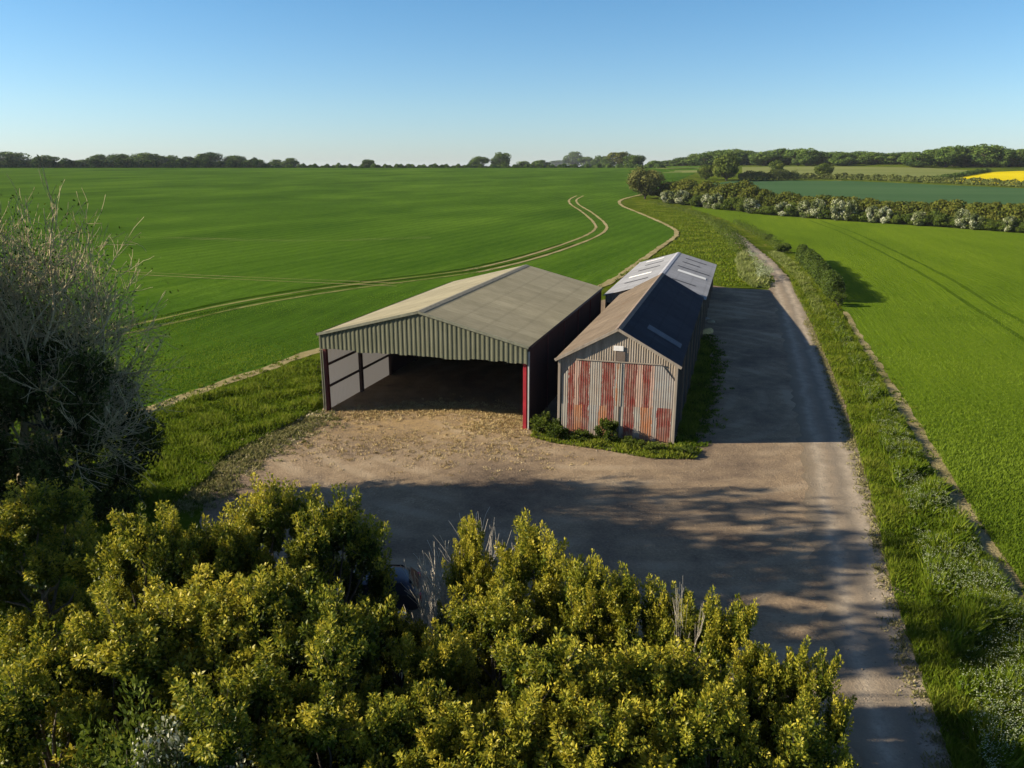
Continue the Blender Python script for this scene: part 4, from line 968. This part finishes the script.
# ------------------------------------------------------------------ grasses and flowers (too many to count)
def inside(poly, X, Y):
    c = np.zeros(len(X), bool); n = len(poly)
    for i in range(n):
        x0, y0 = poly[i]; x1, y1 = poly[(i + 1) % n]
        k = ((y0 > Y) != (y1 > Y)); 
        with np.errstate(divide='ignore', invalid='ignore'):
            c ^= k & (X < (x1 - x0)*(Y - y0)/(y1 - y0 + 1e-12) + x0)
    return c
def scatter(poly, n, r, bias=1.2):
    poly = [np.asarray(p) for p in poly]; A_ = np.array(poly); out = []; tot = 0
    lo, hi = A_.min(0), A_.max(0)
    while tot < n:
        q = r.uniform(lo, hi, (n*2, 2)); k = inside(poly, q[:, 0], q[:, 1]); q = q[k]
        w = (np.maximum(12, lo[1])/np.maximum(12, q[:, 1]))**bias; q = q[r.random(len(q)) < w]
        out.append(q); tot += len(q)
        if len(q) == 0 and tot == 0 and len(out) > 50: break
    return np.concatenate(out)[:n]
def blades(name, label, poly, n, h, w, m, seed, patch=0.5, bias=1.2, tint=0.5, clump=0.8):
    r = np.random.default_rng(seed); q = scatter(poly, n, r, bias)
    f = np.sin(q[:, 0]*patch*1.7 + 3*np.sin(q[:, 1]*patch*0.9)) + np.sin(q[:, 1]*patch*2.1 + 2*np.sin(q[:, 0]*patch*1.3 + 1)) + 0.7*np.sin(q[:, 0]*patch*4.1 + q[:, 1]*patch*3.3)
    k = f/2.7
    hh = h*np.maximum(0.25, 0.75 + clump*0.75*k)*r.uniform(0.55, 1.3, n)
    Pt = np.stack([q[:, 0], q[:, 1], terr(q[:, 0], q[:, 1])], -1)
    ax = unit(np.stack([r.normal(size=n)*0.42 + 0.15, r.normal(size=n)*0.42, np.ones(n)], -1))
    V, F = leafquads(Pt, ax, rdir(n, r), np.maximum(0.06, hh), w*r.uniform(0.6, 1.4, n), r, 0.2)
    tv = np.clip(tint + 0.28*k + r.normal(size=n)*0.16, 0, 1)
    o = npmesh(name, V, F, M[m], None, np.repeat(tv, 4)); tag(o, label, 'grass', kind='stuff'); return o
W = lambda l: [tuple(p) for p in P(l)]
vl = W([(-60, 560), (0, 460), (70, 437), (140, 418), (200, 397), (260, 377), (316, 358), (319, 405), (300, 420), (258, 440), (220, 460), (205, 482), (150, 520), (60, 560)])
blades('verge_grass', 'long rough green grass between the wheat and the yard', vl, 60000, 0.42, 0.06, 'blade', 501, 0.9)
vr = W([(955, 800), (1082, 700), (1012, 597), (974, 541), (932, 472), (896, 410), (875, 370), (856, 338), (838, 310), (800, 262), (782, 262), (794, 292), (812, 326), (828, 362), (844, 402), (858, 450), (872, 500), (892, 590), (922, 680), (953, 768)])
blades('verge_grass', 'long green grass on the verge right of the track', vr, 110000, 0.40, 0.036, 'blade', 502, 0.8)
def fringe(name, label, pts, n, sd, h, w, m, seed, tint=0.5):
    r = np.random.default_rng(seed); C = spline(pts, 0.6); i = r.integers(0, len(C), n)
    # tufts: plants stand in small groups
    g = r.normal(size=(n//12 + 1, 2))*sd; gi = r.integers(0, len(C), n//12 + 1); j = r.integers(0, len(g), n)
    q = C[gi[j]] + g[j] + r.normal(size=(n, 2))*0.10
    Pt = np.stack([q[:, 0], q[:, 1], terr(q[:, 0], q[:, 1])], -1)
    ax = unit(np.stack([r.normal(size=n)*0.6, r.normal(size=n)*0.6, np.ones(n)*0.8], -1))
    V, F = leafquads(Pt, ax, rdir(n, r), h*r.uniform(0.4, 1.3, n), w*r.uniform(0.6, 1.4, n), r, 0.2)
    tv = np.clip(tint + r.normal(size=len(g))[j]*0.2 + r.normal(size=n)*0.12, 0, 1)
    o = npmesh(name, V, F, M[m], None, np.repeat(tv, 4)); tag(o, label, 'grass', kind='stuff')
M['crop_blade'] = m_leaf('cereal_blade', [(0.05, 0.10, 0.008), (0.095, 0.150, 0.011), (0.14, 0.20, 0.015), (0.17, 0.24, 0.025)], 0.4, 0.8, 0.03)
blades('young_barley', 'near drills of the young barley right of the verge', W([(1150, 730), (1028, 592), (988, 536), (945, 467), (908, 406), (884, 368), (852, 316), (900, 300), (1150, 330)]), 110000, 0.22, 0.035, 'crop_blade', 521, 0.12, 4.5, 0.5, 0.25)
blades('young_wheat', 'near drills of the young wheat behind the soil strip', W([(-40, 468), (70, 424), (140, 406), (200, 386), (260, 366), (320, 345), (420, 318), (420, 290), (0, 330)]), 50000, 0.17, 0.045, 'crop_blade', 522, 0.12, 5.0, 0.4, 0.25)
fringe('dry_grass', 'yellowed short grass fringing the right edge of the track', P([(962, 830), (947, 768), (915, 680), (888, 590), (869, 500), (854, 450), (838, 400), (822, 355), (806, 318)]), 11000, 0.2, 0.13, 0.04, 'blade_dry', 503, 0.8)
fringe('dry_grass', 'yellowed trodden grass along the left edge of the yard', P([(195, 505), (218, 478), (250, 456), (285, 437), (316, 418)]), 12000, 0.75, 0.18, 0.05, 'blade_dry', 504, 0.6)
M['straw'] = m_leaf('trodden_straw', [(0.20, 0.14, 0.06), (0.34, 0.25, 0.11), (0.46, 0.36, 0.17), (0.55, 0.45, 0.24)], 0.1, 0.8, 0.05)
fringe('straw', 'pale straw litter trodden into the yard at the mouth of the open barn', P([(335, 417), (380, 413), (430, 409), (480, 410), (515, 416), (522, 424), (500, 428), (470, 424)]), 15000, 0.9, 0.14, 0.03, 'straw', 531, 0.5)
fringe('straw', 'thin straw litter fanning out over the middle of the yard', P([(300, 440), (350, 450), (400, 440), (450, 455), (500, 445), (540, 452)]), 7000, 1.4, 0.12, 0.03, 'straw', 532, 0.45)
fringe('verge_grass', 'grass tufts overhanging the soil strip of the wheat field', P(edge_left[2:11]), 2500, 0.5, 0.2, 0.06, 'blade', 515, 0.5)
fringe('verge_grass', 'grass tufts overhanging the soil strip of the barley field', P(edge_right[1:8]), 1200, 0.4, 0.18, 0.05, 'blade', 516, 0.5)
fringe('weedy_grass', 'grass tufts at the ragged edge of the shaded grass by the tin barn', P([(684, 450), (698, 436), (707, 405), (713, 372), (712, 348), (706, 337)]), 7000, 0.45, 0.2, 0.06, 'blade', 517, 0.4)
mid = W([(607, 287), (645, 263), (668, 246), (682, 236), (678, 228), (660, 219), (640, 210), (650, 200), (690, 212), (720, 226), (740, 244), (757, 258), (772, 276), (776, 288), (716, 286), (712, 262), (680, 252), (640, 262)])
blades('verge_grass', 'rough meadow grass between the wheat margin and the bend of the track', mid, 30000, 0.35, 0.12, 'blade', 505, 0.35, 0.4, 0.6)
blades('tall_grass', 'pale seeding grass and scrub on the inner side of the track bend', W([(735, 262), (742, 254), (754, 264), (764, 276), (770, 289), (752, 288), (740, 280)]), 9000, 0.75, 0.09, 'blade_pale', 506, 0.8, 0.3, 0.45)
blades('tall_grass', 'cream and green grass by the hedge on the right of the track bend', W([(768, 254), (784, 268), (800, 288), (815, 316), (826, 314), (812, 288), (796, 266), (780, 252)]), 9000, 0.45, 0.07, 'blade_pale', 507, 0.8, 0.3, 0.3)
blades('shaded_grass', 'dark grass along the shaded side of the tin barn', W([(676, 450), (688, 446), (698, 430), (706, 402), (711, 372), (709, 350), (704, 340), (700, 338), (694, 350), (680, 400)]), 4500, 0.3, 0.06, 'blade', 508, 0.9)
def umbels(name, label, poly, n, h, seed, size=0.05, bias=1.2, thr=0.2):
    r = np.random.default_rng(seed); q = scatter(poly, n*3, r, bias)
    f = np.sin(q[:, 0]*0.9 + 2*np.sin(q[:, 1]*0.5)) + np.sin(q[:, 1]*0.8 + 1.5*np.sin(q[:, 0]*0.7)) + r.normal(size=len(q))*0.7
    q = q[f > thr][:n]; n = len(q)
    k = 7
    c = np.stack([q[:, 0], q[:, 1], terr(q[:, 0], q[:, 1]) + h*r.uniform(0.7, 1.2, n)], -1)
    Pt = np.repeat(c, k, 0) + r.normal(size=(n*k, 3))*np.array([0.06, 0.06, 0.02])
    Nm = unit(np.array([0, 0, 1.0]) + r.normal(size=(n*k, 3))*0.3); Ax = unit(np.cross(Nm, rdir(n*k, r)))
    s = size*r.uniform(0.6, 1.3, n*k)
    V, F = leafquads(Pt, Ax, Nm, s, s, r)
    o = npmesh(name, V, F, M['umbel'], None, np.repeat(np.clip(r.normal(0.5, 0.2, n*k), 0, 1), 4)); tag(o, label, 'flowers', kind='stuff')
vu = W([(985, 800), (1075, 700), (1004, 597), (966, 541), (924, 472), (887, 410), (862, 366), (845, 336), (832, 312), (822, 316), (842, 352), (860, 396), (880, 450), (900, 500), (925, 590), (955, 690)])
blades('tall_weeds', 'tall dark leafy weeds among the cow parsley on the outer half of the verge', vu, 36000, 0.62, 0.055, 'blade', 523, 1.1, 1.2, 0.42, 1.1)
umbels('cow_parsley', 'white cow parsley heads scattered through the verge right of the track', vu, 2100, 0.72, 511, 0.030, 1.2, -0.6)
umbels('cow_parsley', 'cream flower heads among the tall grass at the track bend', W([(748, 256), (762, 266), (771, 276), (775, 288), (757, 286)]), 500, 1.1, 512, 0.10, 0.2)

def gravel(name, label, pts, n, sd, size, m, seed):
    r = np.random.default_rng(seed); C = np.array(pts); q = C[r.integers(0, len(C), n)] + r.normal(size=(n, 2))*sd
    c = np.stack([q[:, 0], q[:, 1], terr(q[:, 0], q[:, 1]) + 0.012], -1)
    sz = size*np.exp(r.normal(size=n)*0.5); o = np.array([[1, 0, 0], [0, 1, 0], [-1, 0, 0], [0, -1, 0], [0, 0, 0.7], [0, 0, -0.7]])
    V = c[:, None, :] + o[None]*sz[:, None, None]*r.uniform(0.6, 1.2, (n, 6, 1))
    f = np.array([[0, 1, 4], [1, 2, 4], [2, 3, 4], [3, 0, 4], [1, 0, 5], [2, 1, 5], [3, 2, 5], [0, 3, 5]])
    F = (np.arange(n)[:, None, None]*6 + f[None]).reshape(-1, 3)
    tag(npmesh(name, V.reshape(-1, 3), F, m), label, 'stones', kind='stuff')
gravel('gravel', 'loose stones scattered over the yard and the middle of the track', P([(300, 450), (360, 440), (420, 450), (480, 440), (540, 460), (620, 480), (700, 480), (760, 500), (800, 560), (840, 620), (880, 700)]), 4500, 2.2, 0.016, M['rubble'], 701)
gravel('gravel', 'pale rubble along the left edge of the yard by the open barn', P([(235, 468), (262, 452), (285, 440), (300, 428), (314, 418), (320, 416)]), 1800, 0.55, 0.035, M['stone'], 702)
gravel('gravel', 'stones thrown to the right edge of the track', P([(940, 740), (915, 670), (890, 590), (872, 510), (856, 450), (840, 400)]), 1400, 0.4, 0.018, M['rubble'], 703)
# weeds at the foot of the tin barn
wd = spray_tree('nettle_clump', 'dense dark nettle clump against the middle of the striped tin front', 'plant', 1.2, 0.8, 601, lobes=9, shoots=10, per=34, leaf=(0.15, 0.09), m='leaf_green', shoot_len=0.45, low=0.1, spread=0.2)
def weed(px, py, s, h, lab, first=False):
    g = at(px, py); o = wd if first else dup(wd, (0, 0, 0), px)
    o.location = (g[0], g[1], 0); o.scale = (s, s, h); tag(o, lab, 'plant', 'weeds along the foot of the tin barn')
weed(607, 441, 0.6, 0.75, 'dense dark nettle clump against the middle of the striped tin front', True)
weed(543, 433, 0.7, 0.62, 'leafy weed clump in the gap between the two barns')
weed(556, 438, 0.6, 0.55, 'leafy weed clump at the left corner post of the tin barn')
weed(580, 440, 0.6, 0.28, 'low weed clump left of the dark nettle clump')
weed(632, 446, 0.6, 0.26, 'low weed clump right of the dark nettle clump')
weed(655, 452, 0.6, 0.26, 'low weed clump before the right corner of the striped front')
weed(684, 455, 0.6, 0.26, 'low weed clump at the corner where the barn shadow begins')
blades('weedy_grass', 'yellow-green grass along the foot of the tin barn', W([(535, 430), (558, 430), (600, 437), (672, 447), (700, 452), (694, 460), (650, 459), (600, 450), (550, 443), (530, 437)]), 6000, 0.3, 0.06, 'blade', 602, 1.5, 0.2, 0.72)

# ------------------------------------------------------------------ the dark parked car
def car():
    root = thing('parked_car', 'dark blue parked hatchback half hidden behind the evergreens', 'car')
    paint, nt = mat('dark_blue_paint'); bq = finish(nt, (0.004, 0.006, 0.013), 0.3, spec=0.5); bq.inputs['Coat Weight'].default_value = 0.25
    glass, nt = mat('car_glass'); finish(nt, (0.004, 0.005, 0.008), 0.3, spec=0.2)
    rubber = m_plain('tyre_rubber', (0.02, 0.02, 0.02), 0.9); alloy = m_plain('alloy', (0.5, 0.5, 0.52), 0.35, 0.05, metal=0.8)
    lampm, nt = mat('headlamp_glass'); finish(nt, (0.6, 0.62, 0.65), 0.1, spec=0.6); redm, nt = mat('tail_lamp'); finish(nt, (0.35, 0.01, 0.01), 0.2, spec=0.5)
    # stations along the car: x, half width, sill z, shoulder z, roof z (None: no cabin), roof half width
    st = [(-2.05, 0.62, 0.38, 0.62, 0.66, 0.55), (-1.95, 0.76, 0.24, 0.80, 0.86, 0.64), (-1.3, 0.85, 0.2, 0.92, 0.99, 0.70), (-0.85, 0.87, 0.18, 0.95, 1.04, 0.70), (-0.1, 0.88, 0.17, 0.96, 1.42, 0.60), (0.4, 0.88, 0.17, 0.97, 1.48, 0.60), (1.1, 0.88, 0.18, 0.98, 1.46, 0.58), (1.6, 0.86, 0.2, 0.98, 1.36, 0.56), (1.95, 0.80, 0.26, 0.95, 1.02, 0.62), (2.02, 0.72, 0.34, 0.75, 0.80, 0.62)]
    b = MB(); rings = 12
    for x, w, s, sh_, rf, rw in st:
        half = [(w*0.9, s), (w, (s + sh_)*0.5), (w*0.97, sh_), ((w*0.95 + rw)/2, (sh_ + rf)/2 + 0.02), (rw, rf - 0.02), (rw*0.45, rf + 0.015)]
        for y, z in half: b.v.append((x, y, z))
        for y, z in reversed(half): b.v.append((x, -y, z))
    for i in range(len(st) - 1):
        for k in range(rings):
            k2 = (k + 1) % rings; b.f.append((i*rings + k, (i + 1)*rings + k, (i + 1)*rings + k2, i*rings + k2))
    b.f.append(tuple(range(rings))); b.f.append(tuple(reversed(range((len(st) - 1)*rings, len(st)*rings))))
    body = b.build('body', paint, root, smooth=True)
    q = body.modifiers.new('round', 'SUBSURF'); q.levels = 2; q.render_levels = 2
    def pane(name, pts, parent=root):
        p = MB(); p.add(pts, [tuple(range(len(pts)))]); return p.build(name, glass, parent, solid=0.012)
    pane('windscreen', [(-0.80, 0.64, 1.075), (-0.80, -0.64, 1.075), (-0.18, -0.54, 1.425), (-0.18, 0.54, 1.425)])
    pane('rear_window', [(1.90, -0.58, 1.09), (1.90, 0.58, 1.09), (1.66, 0.50, 1.36), (1.66, -0.50, 1.36)])
    for s in (-1, 1):
        pane('side_window', [(-0.62, s*0.86, 1.02), (0.45, s*0.87, 1.03), (0.45, s*0.65, 1.42), (-0.05, s*0.65, 1.40)])
        pane('side_window', [(0.52, s*0.87, 1.03), (1.55, s*0.85, 1.04), (1.4, s*0.63, 1.36), (0.52, s*0.65, 1.42)])
        l = MB(); l.box(-1.99, -1.80, s*0.66 - 0.1, s*0.66 + 0.1, 0.66, 0.80); l.build('headlight', lampm, root, bevel=0.03)
        l = MB(); l.box(1.88, 2.0, s*0.70 - 0.08, s*0.70 + 0.08, 0.72, 0.98); l.build('tail_light', redm, root, bevel=0.02)
        l = MB(); l.box(-0.62, -0.46, s*1.0 - 0.09, s*1.0 + 0.09, 0.98, 1.10); l.build('wing_mirror', paint, root, bevel=0.04)
        for x in (-1.28, 1.28):
            bm = bmesh.new(); bmesh.ops.create_cone(bm, cap_ends=True, segments=28, radius1=0.31, radius2=0.31, depth=0.2, matrix=Matrix.Translation((x, s*0.80, 0.31)) @ Matrix.Rotation(PI/2, 4, 'X'))
            me = bpy.data.meshes.new('wheel'); bm.to_mesh(me); bm.free(); wh = link('wheel', me, rubber, root)
            bm = bmesh.new(); bmesh.ops.create_cone(bm, cap_ends=True, segments=20, radius1=0.2, radius2=0.17, depth=0.03, matrix=Matrix.Translation((x, s*0.912, 0.31)) @ Matrix.Rotation(-s*PI/2, 4, 'X'))
            me = bpy.data.meshes.new('rim'); bm.to_mesh(me); bm.free(); link('rim', me, alloy, wh)
    return root
cr = car(); cr.location = (-5.1, 23.9, 0); cr.rotation_euler = (0, 0, R(8))

# ------------------------------------------------------------------ light
SUN_EL = R(24.7)
SUN_AZ = -PI/2                        # from the left (-X)
w = bpy.data.worlds.new('World'); sc.world = w; w.use_nodes = True
nt = w.node_tree
for n in list(nt.nodes): nt.nodes.remove(n)
sky = nt.nodes.new('ShaderNodeTexSky'); sky.sky_type = 'NISHITA'; sky.sun_disc = False
sky.sun_elevation = SUN_EL; sky.sun_rotation = R(-90); sky.altitude = 0; sky.air_density = 1.0; sky.dust_density = 0.3; sky.ozone_density = 4.0
bg = nt.nodes.new('ShaderNodeBackground'); bg.inputs['Strength'].default_value = 0.069
ow = nt.nodes.new('ShaderNodeOutputWorld'); tc = nt.nodes.new('ShaderNodeTexCoord'); sz = nt.nodes.new('ShaderNodeSeparateXYZ'); L(nt, tc.outputs['Generated'], sz.inputs[0])
L(nt, mix(nt, 1.0, sky.outputs[0], ramp(nt, sz.outputs[2], [(0.0, (0.80, 0.89, 1.10)), (0.07, (0.79, 0.92, 1.03)), (0.2, (0.60, 0.87, 0.98)), (0.5, (0.80, 0.80, 0.88))]), 'MULTIPLY'), bg.inputs[0]); L(nt, bg.outputs[0], ow.inputs[0])
ld = bpy.data.lights.new('sun', 'SUN'); ld.energy = 4.8; ld.angle = R(0.5); ld.color = (1.0, 0.88, 0.70)
so = bpy.data.objects.new('sun', ld); COL.objects.link(so)
dirv = Vector((math.cos(SUN_EL)*-1.0, math.cos(SUN_EL)*-0.03, math.sin(SUN_EL)))
so.rotation_euler = dirv.to_track_quat('Z', 'Y').to_euler(); so.location = (-60, 20, 60)
sc.view_settings.view_transform = 'Standard'; sc.view_settings.look = 'None'; sc.view_settings.gamma = 1
sc.view_settings.exposure = 1.15; sc.view_settings.use_curve_mapping = False
sc.render.engine = 'CYCLES'
sc.cycles.max_bounces = 6; sc.cycles.use_denoising = True
hz = MB(); hz.box(-3700, 3700, -400, 6200, -1.5, 48.0)
hm, nt = mat('thin_air_haze')
pv = N(nt, 'ShaderNodeVolumePrincipled'); pv.inputs['Density'].default_value = 0.00006; pv.inputs['Color'].default_value = (0.86, 0.92, 1.0, 1)
oo = N(nt, 'ShaderNodeOutputMaterial'); L(nt, pv.outputs[0], oo.inputs['Volume'])
ho = hz.build('haze', hm); tag(ho, kind='stuff')
